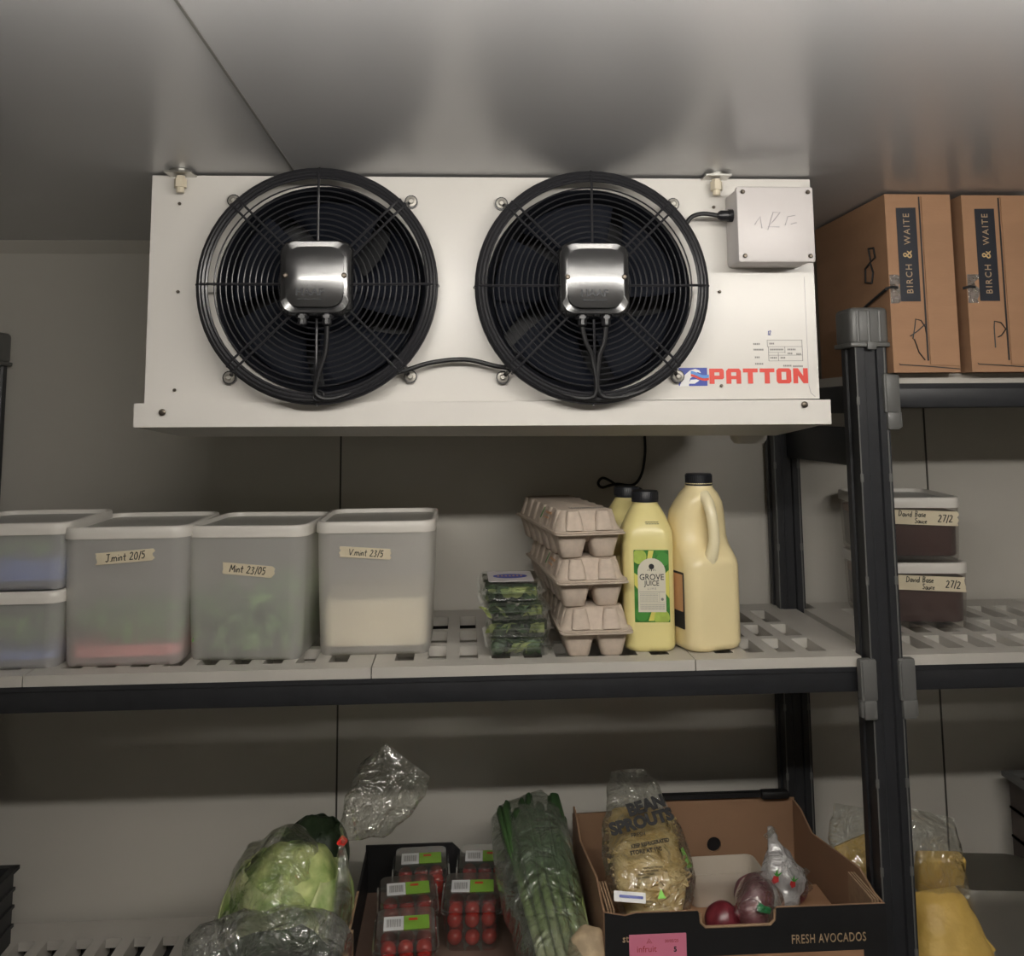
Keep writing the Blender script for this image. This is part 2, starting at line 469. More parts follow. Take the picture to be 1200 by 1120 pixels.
struct('trim_9', MB().loft([[(x, WY+a, CZ+b) for a, b in sec] for x in (XL+.001, XR-.001)]), 'wall')

# ceiling batten lamp above and behind the viewer
lt = thing('ceiling_light', 'white batten ceiling lamp with one bare tube above the aisle', 'lamp', (.28, .39, CZ))
obj('housing', MB().rbox(-.67, .67, -.022, .022, -.018, -.0005, .004).rbox(-.66, -.645, -.012, .012, -.078, -.018, .003).rbox(.645, .66, -.012, .012, -.078, -.018, .003), 'white', lt)
em = bpy.data.materials.new('lamp_diffuser'); em.use_nodes = True; nt = em.node_tree; nt.nodes.clear()
e = nt.nodes.new('ShaderNodeEmission'); e.inputs[0].default_value = (*LAMP_COL, 1); e.inputs[1].default_value = LAMP
oo = nt.nodes.new('ShaderNodeOutputMaterial'); nt.links.new(e.outputs[0], oo.inputs[0])
obj('tube', MB().loft([[(x, .014*math.cos(R(a)), -.062+.014*math.sin(R(a))) for a in range(0, 360, 24)] for x in (-.645, .645)]), em, lt)

# ------------------------------------------------------------------ evaporator unit
UX0, UX1, UY, UZ1, UZ0 = -.424, .499, 1.242, 2.131, 1.818
un = thing('evaporator_unit', 'white ceiling-hung cooling unit with two black caged fans and red lettering', 'cooling unit', (0, UY, 0))
# local y = world Y - UY
FC = [(-.190, 1.973), (.177, 1.971)]; OR = .1425
mb = MB()
# front panel with two round openings (x, z) drawn in the FRONT frame: prism z -> world -Y
outer = [(UX0, UZ0), (UX1, UZ0), (UX1, UZ1), (UX0, UZ1)]
mb.prism([outer]+[circ(OR, 64, cx, cz) for cx, cz in FC], -.004, 0, FRONT)
obj('front_panel', mb, 'white', un)
mb = MB()
mb.box(UX0+.004, UX0+.008, .004, .44, UZ0, UZ1-.002).box(UX1-.008, UX1-.004, .004, .44, UZ0, UZ1-.002)
mb.box(UX0, UX1, .004, .44, UZ1-.004, UZ1-.0005).box(UX0+.006, UX1-.006, .43, .436, UZ0, UZ1-.004)
mb.box(UX0-.001, UX0+.012, .004, .012, UZ0, UZ1-.012).box(UX1-.012, UX1+.001, .004, .012, UZ0, UZ1-.012)
obj('cabinet', mb, 'white_dim', un)
obj('fin_coil', MB().box(UX0+.01, UX1-.01, .36, .42, UZ0+.01, UZ1-.01), 'shroud', un)
# drip tray: fascia strip and sloping underside
mb = MB()
mb.prism([(UX0-.008, 1.787), (UX1+.009, 1.783), (UX1+.009, 1.8165), (UX0-.008, 1.8185)], 0, .012, T(0, -.003)@FRONT)
obj('fascia', mb, 'white', un)
mb = MB()
mb.loft([[(UX0-.006, -.012, 1.787), (UX1+.007, -.012, 1.784), (UX1+.007, -.012, 1.80), (UX0-.006, -.012, 1.80)],
         [(UX0+.02, .10, 1.772), (UX1-.03, .10, 1.765), (UX1-.03, .10, 1.80), (UX0+.02, .10, 1.80)],
         [(UX0+.02, .40, 1.775), (UX1-.03, .40, 1.765), (UX1-.03, .40, 1.80), (UX0+.02, .40, 1.80)]])
obj('drip_tray', mb, 'tray', un)
mb = MB().loft([[(x, .16+.4*(y-.16), z) for x, y in rr(.05*s, .10*s, .012, 3, .447, .16)] for s, z in ((1, 1.7655), (.95, 1.758), (.8, 1.752))])
obj('drain_cup', mb, 'white_dim', un)
obj('front_seam', MB().box(UX1-.0145, UX1-.0141, -.0005, 0, UZ0+.018, 1.99).tube([(UX1-.0143, -.0002, UZ0+.018), (UX1-.012, -.0002, UZ0+.008), (UX1-.006, -.0002, UZ0+.003)], .0004, 4), 'faintink', un)


def screw(parent, x, y, z, r=.004, m='chrome', washer=True):
    k = MB()
    if washer: k.lathe([(r*1.7, 0), (r*1.7, .001), (r*1.5, .0014)], 16, T(x, y, z)@FRONT)
    k.lathe([(r, .001), (r, .003), (r*.6, .0042)], 12, T(x, y, z)@FRONT)
    k.box(-r*.7, r*.7, -r*.12, r*.12, .0035, .0046, T(x, y, z)@FRONT)
    return obj('screw', k, m, parent)


for px, py in ((211, 239), (209, 342), (205, 457), (843, 342), (845, 452), (836, 243)):
    q = P(px, py, UY); screw(un, q.x, 0, q.z, .0022, 'bronze', False)
for px, py in ((191, 483), (942, 474)):
    q = P(px, py, UY-.015); screw(un, q.x, -.016, q.z, .0045, 'bronze', False)


def ring(mb, cx, cz, r, y, wr, n=64):
    mb.tube([(cx+r*math.cos(2*PI*i/n), y, cz+r*math.sin(2*PI*i/n)) for i in range(n)], wr, 6, True)


fans = []
for fi, (cx, cz) in enumerate(FC):
    # venturi + backing
    s_ = MB()
    n = 64
    prof = [(OR, -.0035), (OR-.0015, -.0045), (OR-.003, -.003), (OR-.008, .012), (OR-.012, .05), (OR-.012, .12)]
    s_.loft([[(cx+r*math.cos(2*PI*j/n), y, cz+r*math.sin(2*PI*j/n)) for j in range(n)] for r, y in prof], False, True)
    obj('fan_shroud', s_, 'shroud', un)
    bl = MB()
    for b in range(5):
        a0 = b*2*PI/5+.3*fi

        def fn(u, v, a0=a0):
            r = .052+u*.078; a = a0+(v-.5)*(.85+.25*u)+u*.25
            return (cx+r*math.cos(a), .035+.03*(v-.5)+.004*math.sin(u*3), cz+r*math.sin(a))
        bl.grid(fn, 8, 8)
    bl.loft([[(cx+r*math.cos(2*PI*j/32), y, cz+r*math.sin(2*PI*j/32)) for j in range(32)] for r, y in ((.056, .07), (.056, .006), (.05, 0), (.02, -.002))])
    obj('fan_blade', bl, 'blade', un, solid=.0015)
    g = MB()
    for k in range(12): ring(g, cx, cz, .051+k*.0076, -.044, .0011)
    for k, (r, y, wr) in enumerate(((.1450, -.0450, .0024), (.1495, -.0455, .0027), (.1537, -.0440, .0027), (.1566, -.0400, .0027), (.1570, -.0345, .0024))): ring(g, cx, cz, r, y, wr)
    gd = obj('fan_guard', g, 'wire', un)
    for k in range(8):
        a = k*PI/4
        st = MB()
        offs = (0,) if k % 2 == 0 else (-.0055, .0055)
        for of in offs:
            ca, sa = math.cos(a), math.sin(a)
            pts = [(.046, -.0465), (.12, -.0470), (.148, -.0485), (.158, -.042), (.1595, -.026)]
            st.tube([(cx+r*ca-of*sa, y, cz+r*sa+of*ca) for r, y in pts], .0018, 6)
        if k % 2 == 1:
            fx, fz = cx+.171*ca, cz+.171*sa
            st.tube([(cx+.159*ca, -.030, cz+.159*sa), (cx+.163*ca, -.014, cz+.163*sa), (fx, -.007, fz)], .003, 6)
            st.lathe([(.009, .001), (.009, .009), (.005, .009)], 14, T(fx, 0, fz)@FRONT)
        obj('guard_stay', st, 'wire', gd)
        if k % 2 == 1: screw(gd, fx, -.009, fz, .0044, 'zinc')
    # motor cover
    mc = MB()
    sx, sz = .0465, .0495; mz_ = cz+.007
    secs = []
    for k, (s, y, rr_) in enumerate(((1.02, -.036, .016), (1.02, -.050, .016), (1.0, -.058, .017), (.94, -.0645, .018), (.80, -.068, .018))):
        secs.append([(cx+a, y+(.55*(b-.004)**2/.046 if k == 4 else 0)*.25, mz_+b) for a, b in rr(2*sx*s, 2*sz*s, rr_, 6)])
    mc.loft(secs, True, False)
    # slightly domed face
    nf = 10

    def face(u, v):
        a = (u-.5)*2; b = (v-.5)*2
        e = max(abs(a), abs(b))
        x = a*sx*.80; z = b*sz*.80
        lim = (sx*.80-.018, sz*.80-.018)
        if abs(x) > lim[0] and abs(z) > lim[1]:
            dx, dz = abs(x)-lim[0], abs(z)-lim[1]; mx = max(dx, dz); l = math.hypot(dx, dz)
            if l > 0: x = math.copysign(lim[0]+dx*mx/l, x); z = math.copysign(lim[1]+dz*mx/l, z)
        return (cx+x, -.068-.0042*(1-b*b)*(1-max(0, abs(a)-.75)*2)+.0002, mz_+z)
    mc.grid(face, nf, nf)
    cov = obj('motor_cover', mc, 'motor', un, ang=50)
    text('HAAF', .0125, 'shroud', cov, T(cx-.006+.004*fi, -.0708, cz-.014)@FRONT, 'raised_lettering', xs=1.15, bold=.0003, depth=.0006)
    obj('raised_bar', MB().box(cx-.021+.004*fi, cx+.010+.004*fi, -.0712, -.068, cz-.0235, cz-.0225), 'shroud', cov)
    screw(cov, cx-.037, -.0675, cz+.008, .0035, 'bronze', False); screw(cov, cx+.038, -.0675, cz+.008, .0035, 'bronze', False)
    obj('motor_body', MB().loft([[(cx+r*math.cos(2*PI*j/32), y, cz+r*math.sin(2*PI*j/32)) for j in range(32)] for r, y in ((.040, .0), (.044, -.02), (.044, -.037))]), 'black', un)
    for gx in (-.017, .015):
        k = MB(); k.lathe([(.0075, 0), (.0075, .006), (.0062, .006), (.0062, .013), (.0045, .015)], 10, T(cx+gx, -.055, cz-.041)@Matrix.Rotation(PI, 4, 'X'))
        k.lathe([(.0085, .002), (.0085, .005)], 6, T(cx+gx, -.055, cz-.041)@Matrix.Rotation(PI, 4, 'X'))
        obj('cable_gland', k, 'black', un)
# cables
c1, c2 = FC
S_ = -.058


def wire(name, pts, r, parent, m='rubber', n=8):
    # smooth through points (Catmull-Rom)
    pts = [Vector(p) for p in pts]; out = []
    for i in range(len(pts)-1):
        p0, p1, p2, p3 = pts[max(i-1, 0)], pts[i], pts[i+1], pts[min(i+2, len(pts)-1)]
        for k in range(6):
            t = k/6
            out.append(.5*((2*p1)+(-p0+p2)*t+(2*p0-5*p1+4*p2-p3)*t*t+(-p0+3*p1-3*p2+p3)*t**3))
    out.append(pts[-1])
    return obj(name, MB().tube(out, r, n), m, parent)


wire('cable', [(c1[0]+.015, -.055, c1[1]-.057), (c1[0]+.013, -.053, c1[1]-.09), (c1[0]+.004, -.052, c1[1]-.12), (c1[0]+.002, -.05, c1[1]-.146), (c1[0]+.03, -.046, c1[1]-.149), (c1[0]+.09, -.04, c1[1]-.122), (c1[0]+.118, -.03, c1[1]-.113),
               (c1[0]+.15, -.022, c1[1]-.103), (c1[0]+.195, -.02, c1[1]-.099), (c1[0]+.235, -.022, c1[1]-.108), (c2[0]-.105, -.032, c2[1]-.113), (c2[0]-.05, -.042, c2[1]-.143), (c2[0]-.002, -.05, c2[1]-.148),
               (c2[0]-.003, -.052, c2[1]-.1), (c2[0]-.012, -.054, c2[1]-.078), (c2[0]-.017, -.055, c2[1]-.057)], .0032, un)
wire('cable', [(c2[0]+.015, -.055, c2[1]-.057), (c2[0]+.012, -.054, c2[1]-.078), (c2[0]+.005, -.052, c2[1]-.1), (c2[0]+.006, -.05, c2[1]-.146), (c2[0]+.05, -.045, c2[1]-.146), (c2[0]+.10, -.04, c2[1]-.117), (c2[0]+.145, -.035, c2[1]-.045),
               (c2[0]+.150, -.03, c2[1]+.02), (c2[0]+.134, -.028, c2[1]+.075), (c2[0]+.138, -.030, c2[1]+.095), (c2[0]+.155, -.032, c2[1]+.102), (c2[0]+.18, -.033, c2[1]+.099)], .0032, un)
# bundled cable thickening of the right rim
wire('cable', [(c2[0]-.13, -.038, c2[1]-.07), (c2[0]-.09, -.042, c2[1]-.12), (c2[0]-.03, -.046, c2[1]-.149), (c2[0]+.03, -.046, c2[1]-.150), (c2[0]+.09, -.042, c2[1]-.12), (c2[0]+.135, -.036, c2[1]-.07), (c2[0]+.152, -.03, c2[1]-.01)], .0026, un)
wire('cable', [(c1[0]-.13, -.036, c1[1]-.075), (c1[0]-.09, -.04, c1[1]-.122), (c1[0]-.03, -.044, c1[1]-.15), (c1[0]+.04, -.044, c1[1]-.148), (c1[0]+.1, -.038, c1[1]-.118)], .0026, un)
# cable ties
for cx, cz in FC:
    k = MB(); ring(k, 0, 0, .007, 0, .0012, 16)
    o = obj('cable_tie', k, 'black', un); o.location = (cx+.004, -.049, cz-.147)
# junction box
jx0, jx1, jz0, jz1 = .374, .478, 2.002, 2.104
jb = obj('junction_box', MB().rbox(jx0, jx1, -.050, -.0005, jz0, jz1, .005), 'jbox', un)
obj('lid', MB().rbox(jx0-.0015, jx1+.0015, -.060, -.0505, jz0-.0015, jz1+.0015, .004), 'jbox', jb)
for x in (jx0+.007, jx1-.007):
    for z in (jz0+.007, jz1-.007): screw(jb, x, -.0596, z, .003, 'bronze', False)
strokes([[(-.03, -.005), (-.022, .006), (-.02, -.01)], [(-.012, -.012), (-.004, .012), (.006, .012), (-.004, 0), (-.012, -.008), (.004, -.008)], [(.012, -.006), (.016, .006), (.026, .008)], [(.02, -.004), (.028, -.002)]],
        .0005, T((jx0+jx1)/2, -.0606, (jz0+jz1)/2+.004)@FRONT, jb, 'faintink', 'faint_pen_mark')
k = MB(); RY = Matrix.Rotation(-PI/2, 4, 'Y')
k.lathe([(.009, 0), (.009, .006), (.0075, .006), (.0075, .016), (.005, .02)], 12, T(jx0, -.034, c2[1]+.099)@RY)
obj('cable_gland', k, 'black', un)
# nameplate lines
k = MB()
q0 = P(883, 397, UY); q1 = P(941, 430, UY)
lx, lz, lw, lh = q0.x, q1.z, q1.x-q0.x, q0.z-q1.z


def ln(a, b, c, d, t=.0003):
    k.box(lx+a*lw-t, lx+c*lw+t, -.0006, 0, lz+b*lh-t, lz+d*lh+t)


for a, b, c, d in ((.28, .95, 1, .95), (.28, .72, 1, .72), (.3, .42, 1, .42), (.3, .22, 1, .22), (.28, .72, .28, .95), (1, .22, 1, .95), (.3, .22, .3, .72), (.64, .5, .64, .72), (.5, .22, .5, .5), (.3, .52, .64, .52)): ln(a, b, c, d)
for a, b, c in ((0, .82, .13), (0, .62, .2), (.02, .35, .12), (.02, .12, .18), (.33, .83, .43), (.34, .62, .6), (.7, .62, .85), (.34, .33, .46), (.55, .33, .65), (.7, .48, .8), (.88, .46, .97), (.6, .05, .75), (.8, .03, 1)):
    x = a
    while x < c: ln(x, b-.02, x+.012, b+.02, .0004); x += .035
npl = obj('nameplate', k, 'greyink', un)
hand('12', .006, T(lx+.33*lw, -.0008, lz+1.2*lh)@FRONT, npl, 'blue')
# maker's mark
a = P(795, 431, UY); b = P(829, 452, UY); bw, bh = b.x-a.x, a.z-b.z
O = T(a.x, 0, b.z)@FRONT
lg = obj('emblem', MB().prism([(0, 0), (bw, 0), (bw, bh), (0, bh)], .0002, .0008, O), 'blue', un)
sw = [(.02, -.02), (.10, .30), (.22, .62), (.40, .86), (.58, .93), (.72, .86), (.78, .70), (.66, .76), (.54, .68), (.50, .52), (.40, .42), (.36, .2), (.34, -.02)]
obj('emblem_crest', MB().prism([(x*bw, y*bh) for x, y in sw], .0009, .0013, O), 'whitep', lg)
obj('emblem_crest', MB().prism([(x*bw, y*bh) for x, y in ((.34, .12), (.55, .12), (.72, .30), (.62, .36), (.42, .34), (.36, .2))], .0009, .0014, O), 'whitep', lg)
wv = lambda y0, t: [(x*bw, (y0+.09*math.sin(x*7-1.4)-.14*x+.0)*bh) for x in [.42+i*.07 for i in range(10)]]+[(x*bw, (y0-t+.09*math.sin(x*7-1.4)-.14*x)*bh) for x in [.42+i*.07 for i in range(9, -1, -1)]]
obj('emblem_wave', MB().prism(wv(.80, .17), .0015, .0018, O), 'lblue', lg)
obj('emblem_wave', MB().prism(wv(.62, .13), .0015, .0018, O), 'red', lg)
a = P(831, 432, UY); b = P(947, 449, UY); W_, H_ = b.x-a.x, a.z-b.z
# block letters built on a 6x5 grid
LT = {'P': [[(0, 0), (0, 5), (5, 5), (5.6, 4.4), (5.6, 1.9), (5, 1.5), (1.9, 1.5), (1.9, 0)], [(1.9, 2.7), (1.9, 3.8), (3.9, 3.8), (3.9, 2.7)]],
      'A': [[(0, 0), (0, 4.2), (.8, 5), (5, 5), (5.7, 4.2), (5.7, 0), (3.9, 0), (3.9, 1.5), (1.9, 1.5), (1.9, 0)], [(1.9, 2.6), (1.9, 3.8), (3.9, 3.8), (3.9, 2.6)]],
      'T': [[(0, 5), (5.7, 5), (5.7, 3.7), (3.8, 3.7), (3.8, 0), (1.9, 0), (1.9, 3.7), (0, 3.7)]],
      'O': [[(.7, 0), (0, .7), (0, 4.3), (.7, 5), (5, 5), (5.7, 4.3), (5.7, .7), (5, 0)], [(1.9, 1.2), (3.8, 1.2), (3.8, 3.8), (1.9, 3.8)]],
      'N': [[(0, 0), (0, 5), (1.9, 5), (3.9, 2.4), (3.9, 5), (5.7, 5), (5.7, 0), (3.9, 0), (1.8, 2.7), (1.8, 0)]]}
x = 0
for ch in 'PATTON':
    sx_, sz_ = W_/38.2, H_/5
    obj('lettering', MB().prism([[((px+x)*sx_, py*sz_) for px, py in l] for l in LT[ch]], .0002, .0008, T(a.x, 0, b.z)@FRONT), 'red', un)
    x += 6.5
# hanger bolts
for px, py in ((212, 200), (839, 203)):
    q = P(px, py, UY-.014)
    k = MB().lathe([(.014, 0), (.014, .003), (.006, .003)], 12, T(q.x, -.015, CZ-.0035))
    k.box(q.x-.018, q.x+.018, -.028, .0, CZ-.006, CZ-.0035)
    hb = obj('hanger_bracket', k, 'chrome', un)
    k = MB().lathe([(.0085, 0), (.0085, .012), (.0062, .012), (.0062, .016)], 6, T(q.x, -.014, CZ-.024))
    k.lathe([(.0055, 0), (.0055, .01)], 10, T(q.x, -.014, CZ-.031))
    obj('hanger_nut', k, 'nylon', hb)

# ------------------------------------------------------------------ shelving rack
rk = thing('shelving_rack', 'charcoal plastic shelving rack with pale slotted shelf plates along the back wall', 'shelving', (0, 0, 0))
PXS = (-1.56, -.857, .621, 1.90)
YFP, YBP = 1.366, 1.710


def post(x, y):
    s = .0245
    # grooved profile
    pr_ = [(-s, -s), (-.010, -s), (-.008, -s+.004), (.008, -s+.004), (.010, -s), (s, -s), (s, -.010), (s-.004, -.008), (s-.004, .008), (s, .010),
           (s, s), (.010, s), (-.010, s), (-s, s), (-s, .01), (-s+.003, .008), (-s+.003, -.008), (-s, -.01)]
    k = MB().loft([[(x+a, y+b, z) for a, b in pr_] for z in (.0, 1.93)])
    p = obj('post', k, 'rack', rk, ang=20)
    k = MB()
    for a, b in ((-s+.001, -s), (s-.004, -s), ):
        k.box(x+a-.0008, x+a+.0012, y+b-.0008, y+b+.0005, .05, 1.90)
        for z in (1.81, 1.695, 1.545, 1.40, 1.26, 1.14, 1.03): k.box(x+a-.0022, x+a+.0026, y+b-.0016, y+b, z, z+.012)
    obj('worn_edge', k, 'rackedge', p)
    c = MB()
    for (x0, x1, y0, y1, z0, z1) in ((-.031, .029, -.030, .030, 1.900, 1.958),): c.rbox(x+x0, x+x1, y+y0, y+y1, z0, z1, .008, n=3)
    c.rbox(x-.033, x+.031, y-.032, y+.032, 1.897, 1.904, .002)
    c.rbox(x-.008, x+.006, y-.0345, y-.030, 1.893, 1.905, .001)
    for a in (-.020, -.003, .014): c.tube([(x+a, y-.030, 1.905), (x+a, y-.030, 1.952)], .0022, 6)
    obj('post_cap', c, 'clamp', rk)


for x in PXS:
    post(x, YFP); post(x-.012, YBP)


def clamp(x, y, z, side):
    c = MB()
    c.rbox(-.013, .013, -.009, .006, -.03, .03, .004)
    c.rbox(-.010, .010, -.011, .004, -.055, -.028, .003)
    c.tube([(-.011, -.009, -.028), (-.011, -.009, .028)], .0022, 6)
    if side > 0: c.rbox(.006, .014, -.008, .002, -.052, -.028, .002)
    else: c.rbox(-.014, -.006, -.008, .002, -.052, -.028, .002)
    c2_ = MB().add(c.v, c.f, T(x, y, z))
    return obj('beam_clamp', c2_, 'clamp', rk)


def bay(x0, x1, z, joints, pitch=.0478, off=0):
    """plates between x0 and x1 with their top at z, beams under them"""
    for y in (YFP-.006, YBP-.012):
        k = MB().rbox(x0, x1, y, y+.022, z-.052, z-.0155, .003)
        k.box(x0, x1, y-.002, y+.024, z-.0225, z-.0145)
        obj('beam', k, 'rack', rk)
    xs = [x0+.004]+joints+[x1-.004]
    for a, b in zip(xs[:-1], xs[1:]):
        a += .0008; b -= .0008
        y0, y1 = YFP-.009, YBP+.022
        n = int((b-a-.016)/pitch); m0 = a+((b-a)-n*pitch)/2
        holes = []
        for i in range(n):
            hx0 = m0+i*pitch+.010; hx1 = hx0+.0278
            for h0, h1 in ((.034, .113), (.131, .210), (.228, .318)):
                if y0+h1 < y1-.01: holes.append([(hx0, y0+h0), (hx1, y0+h0), (hx1, y0+h1), (hx0, y0+h1)])
        ex0 = .0235 if abs(a-x0) < .01 else 0; ex1 = .0235 if abs(b-x1) < .01 else 0
        yn0, yn1 = YFP+.028, YBP-.028
        out = [(a, y0), (b, y0)]+([(b, yn0), (b+ex1, yn0), (b+ex1, yn1), (b, yn1)] if ex1 else [])+[(b, y1), (a, y1)]+([(a, yn1), (a-ex0, yn1), (a-ex0, yn0), (a, yn0)] if ex0 else [])
        k = MB().prism([out]+holes, z-.015, z)
        # underside ribs give the slots their depth
        for i in range(n+1):
            rx = m0+i*pitch
            k.box(rx-.009, rx-.007, y0+.03, y1-.03, z-.034, z-.0151); k.box(rx+.007, rx+.009, y0+.03, y1-.03, z-.034, z-.0151)
        for yy in (.120, .218): k.box(a+.01, b-.01, y0+yy, y0+yy+.004, z-.030, z-.0151)
        obj('shelf_plate', k, 'plate', rk, smooth=False)


ZM, ZL, ZT, ZB = 1.440, .924, 1.857, .32
XM = [PXS[0]+.026, PXS[1]-.026, PXS[1]+.026, PXS[2]-.026, PXS[2]+.026, PXS[3]-.026]
jm = [PZ(35, 787, ZM).x, PZ(436, 780, ZM).x, PZ(811, 769, ZM).x]
for z, jn in ((ZM, (jm, [1.05, 1.47])), (ZL, ([-.40, .10], [1.05, 1.47])), (ZB, ([-.40, .10], [1.05, 1.47]))):
    bay(XM[0], XM[1], z, [])
    bay(XM[2], XM[3], z, jn[0]); bay(XM[4], XM[5], z, jn[1])
bay(XM[4], XM[5], ZT, [1.06, 1.48])
for x in PXS:
    for z in (ZM, ZL, ZB):
        if x > PXS[0]: clamp(x-.029, YFP-.020, z-.030, -1)
        if x < PXS[3]: clamp(x+.029, YFP-.020, z-.030, 1)
        obj('side_rail', MB().rbox(x-.012, x+.012, YFP+.026, YBP-.026, z-.06, z-.02, .003), 'rack', rk)
clamp(PXS[2]+.029, YFP-.020, ZT-.030, 1)
obj('side_rail', MB().rbox(PXS[2]-.014, PXS[2]+.012, YFP+.026, YBP-.026, ZT-.06, ZT-.016, .004), 'rack', rk)
obj('side_rail', MB().rbox(PXS[2]-.012, PXS[2]+.012, YFP+.026, YBP-.026, 1.715, 1.775, .004), 'rack', rk)
obj('side_rail', MB().rbox(PXS[1]-.012, PXS[1]+.012, YFP+.026, YBP-.026, 1.80, 1.84, .004), 'rack', rk)


# ------------------------------------------------------------------ food tubs
def tub(name, label, loc, rz, w, d, h, taper=.93, body='frost', group=None, lid=True):
    """rectangular tub with a rolled white rim and recessed lid; front face centre at local (0, -d/2)"""
    t = thing(name, label, 'food tub', loc, rz, group)
    r = .022
    mb = MB(); S = []
    for s, z, rr_ in ((.955*taper, .0, .014), (taper, .007, r), (taper+(1-taper)*.5, h*.5, r), (.985, h*.93, r), (.985, h-.018, r)):
        S.append([(a, b, z) for a, b in rr(w*s, d*s, rr_, 5)])
    inner = []
    for s, z, rr_ in ((.985-.012, h-.018, r-.002), (taper-.012, .010, r-.003)):
        inner.append([(a, b, z) for a, b in rr(w*s, d*s, rr_, 5)])
    mb.loft(S, True, False)
    bd = obj('tub_body', mb, body, t, ang=60)
    # white rim: ring
    k = MB(); L = []
    for s, z in ((.97, h-.017), (1.012, h-.017), (1.016, h-.010), (1.012, h-.002), (1.0, h), (.955, h), (.945, h-.003), (.940, h-.007)):
        L.append([(a, b, z) for a, b in rr(w*s, d*s, .026, 6)])
    k.loft(L, False, False)
    li = obj('lid', k, 'rim', t, ang=60)
    if lid:
        k = MB().loft([[(a, b, z) for a, b in rr(w*.94, d*.94, .022, 6)] for z in (h-.008, h-.0065)])
        obj('lid_panel', k, 'lidpanel', li)
    return t, bd


def tape(parent, w, hgt, M4, words, hh, seed=3, lines=None):
    """piece of masking tape with torn ends and pen writing"""
    rnd = random.Random(seed); n = 5
    pts = [(-w/2+rnd.uniform(-.003, .003), -hgt/2+hgt*i/n) for i in range(n, -1, -1)]+[(w/2+rnd.uniform(-.003, .002), -hgt/2+hgt*i/n) for i in range(n+1)]
    tp = obj('tape_label', MB().prism(pts, .0004, .0009, M4), 'tape', parent)
    if isinstance(words, str): words = [(words, 0, 0, hh)]
    for i, (s, dx, dy, hs) in enumerate(words):
        hand(s, hs, M4@T(dx, dy, .0011), tp, seed=seed+i)
    return tp


def front_mat(w, d, h, taper, x, z, roll=0):
    """matrix lying on a tub's slightly sloping front face"""
    s = taper+(1-taper)*(z/h)
    tilt = math.atan((d*.985-d*taper)/2/h)
    return T(x, -d*s/2-.0006, z)@Matrix.Rotation(PI/2-(-tilt), 4, 'X')@Matrix.Rotation(roll, 4, 'Z')


# front left corner px, front right corner px (bottoms), width etc. taken from the photo
t1, b1 = tub('food_tub', 'tall frosted tub with pink liner at the bottom, taped J.mint', (-.498, 1.388+.105, ZM), R(1), .181, .21, .200)
tape(t1, .082, .017, front_mat(.181, .21, .200, .93, .003, .157, R(4)), 'J.mint 20/5', .0105, 3)
t2, b2 = tub('food_tub', 'tall frosted tub holding green leaves, turned slightly, taped Mint 23/05', (-.317, 1.407+.098, ZM), R(-5), .183, .20, .197)
tape(t2, .079, .017, front_mat(.183, .20, .197, .93, .006, .132, R(-5)), 'Mint 23/05', .0105, 5)
t3, b3 = tub('food_tub', 'tall frosted tub half full of cream contents, taped V.mint', (-.1325, 1.419+.10, ZM), R(0), .181, .20, .199)
tape(t3, .078, .016, front_mat(.181, .20, .199, .93, -.013, .152, R(-4)), 'V.mint 23/5', .0095, 7)
t4, b4 = tub('food_tub', 'low frosted tub with blue liner, bottom of the pair at the left shelf end', (-.672, 1.383+.10, ZM), R(1), .18, .20, .110)
tape(t4, .03, .013, front_mat(.18, .20, .11, .93, -.058, .078, 0), '1/5', .008, 11)
t5, b5 = tub('food_tub', 'low frosted tub with blue liner, stacked on top at the left shelf end', (-.670, 1.386+.10, ZM+.1105), R(1), .18, .20, .097)
tape(t5, .045, .014, front_mat(.18, .20, .097, .93, -.048, .066, 0), '2 1/5', .008, 12)


# tub contents
def slab(name, label, cat, t, w, d, z0, z1, m, seed=1, amp=.01, kind=None):
    """a soft filling whose top is uneven"""
    k = MB(); r = .018; S = [[(a, b, z0) for a, b in rr(w, d, r, 5)]]
    S.append([(a, b, z1+nz((a, b, 0), 14, amp, seed)) for a, b in rr(w, d, r, 5)])
    S.append([(a*.7, b*.7, z1+nz((a*.7, b*.7, 0), 14, amp, seed)+amp*.4) for a, b in rr(w, d, r, 5)])
    S.append([(a*.3, b*.3, z1+nz((a*.3, b*.3, 0), 14, amp, seed)+amp*.6) for a, b in rr(w, d, r, 5)])
    k.loft(S)
    o = obj(name, k, m); o.location = t.location; o.rotation_euler = t.rotation_euler
    return tag(o, label, cat, kind=kind)


def leaves(n, box_, m, seed, size=.02, name='leaves'):
    rnd = random.Random(seed); k = MB()
    for i in range(n):
        x, y, z = (rnd.uniform(box_[j*2], box_[j*2+1]) for j in range(3))
        L = size*rnd.uniform(.7, 1.3); Wd = L*rnd.uniform(.28, .42)
        M4 = T(x, y, z, rnd.uniform(-1.2, 1.2), rnd.uniform(-1.2, 1.2), rnd.uniform(0, 6.28))

        def fn(u, v):
            w2 = Wd*math.sin(PI*min(.98, max(.02, u)))**.8
            return ((u-.5)*L*2, (v-.5)*2*w2, .25*L*math.sin(u*PI)+abs(v-.5)*Wd*.5)
        k.grid(fn, 7, 4, M4)
    # keep inside the box
    for v in k.v:
        v.x = min(max(v.x, box_[0]), box_[1]); v.y = min(max(v.y, box_[2]), box_[3]); v.z = min(max(v.z, box_[4]), box_[5])
    return k


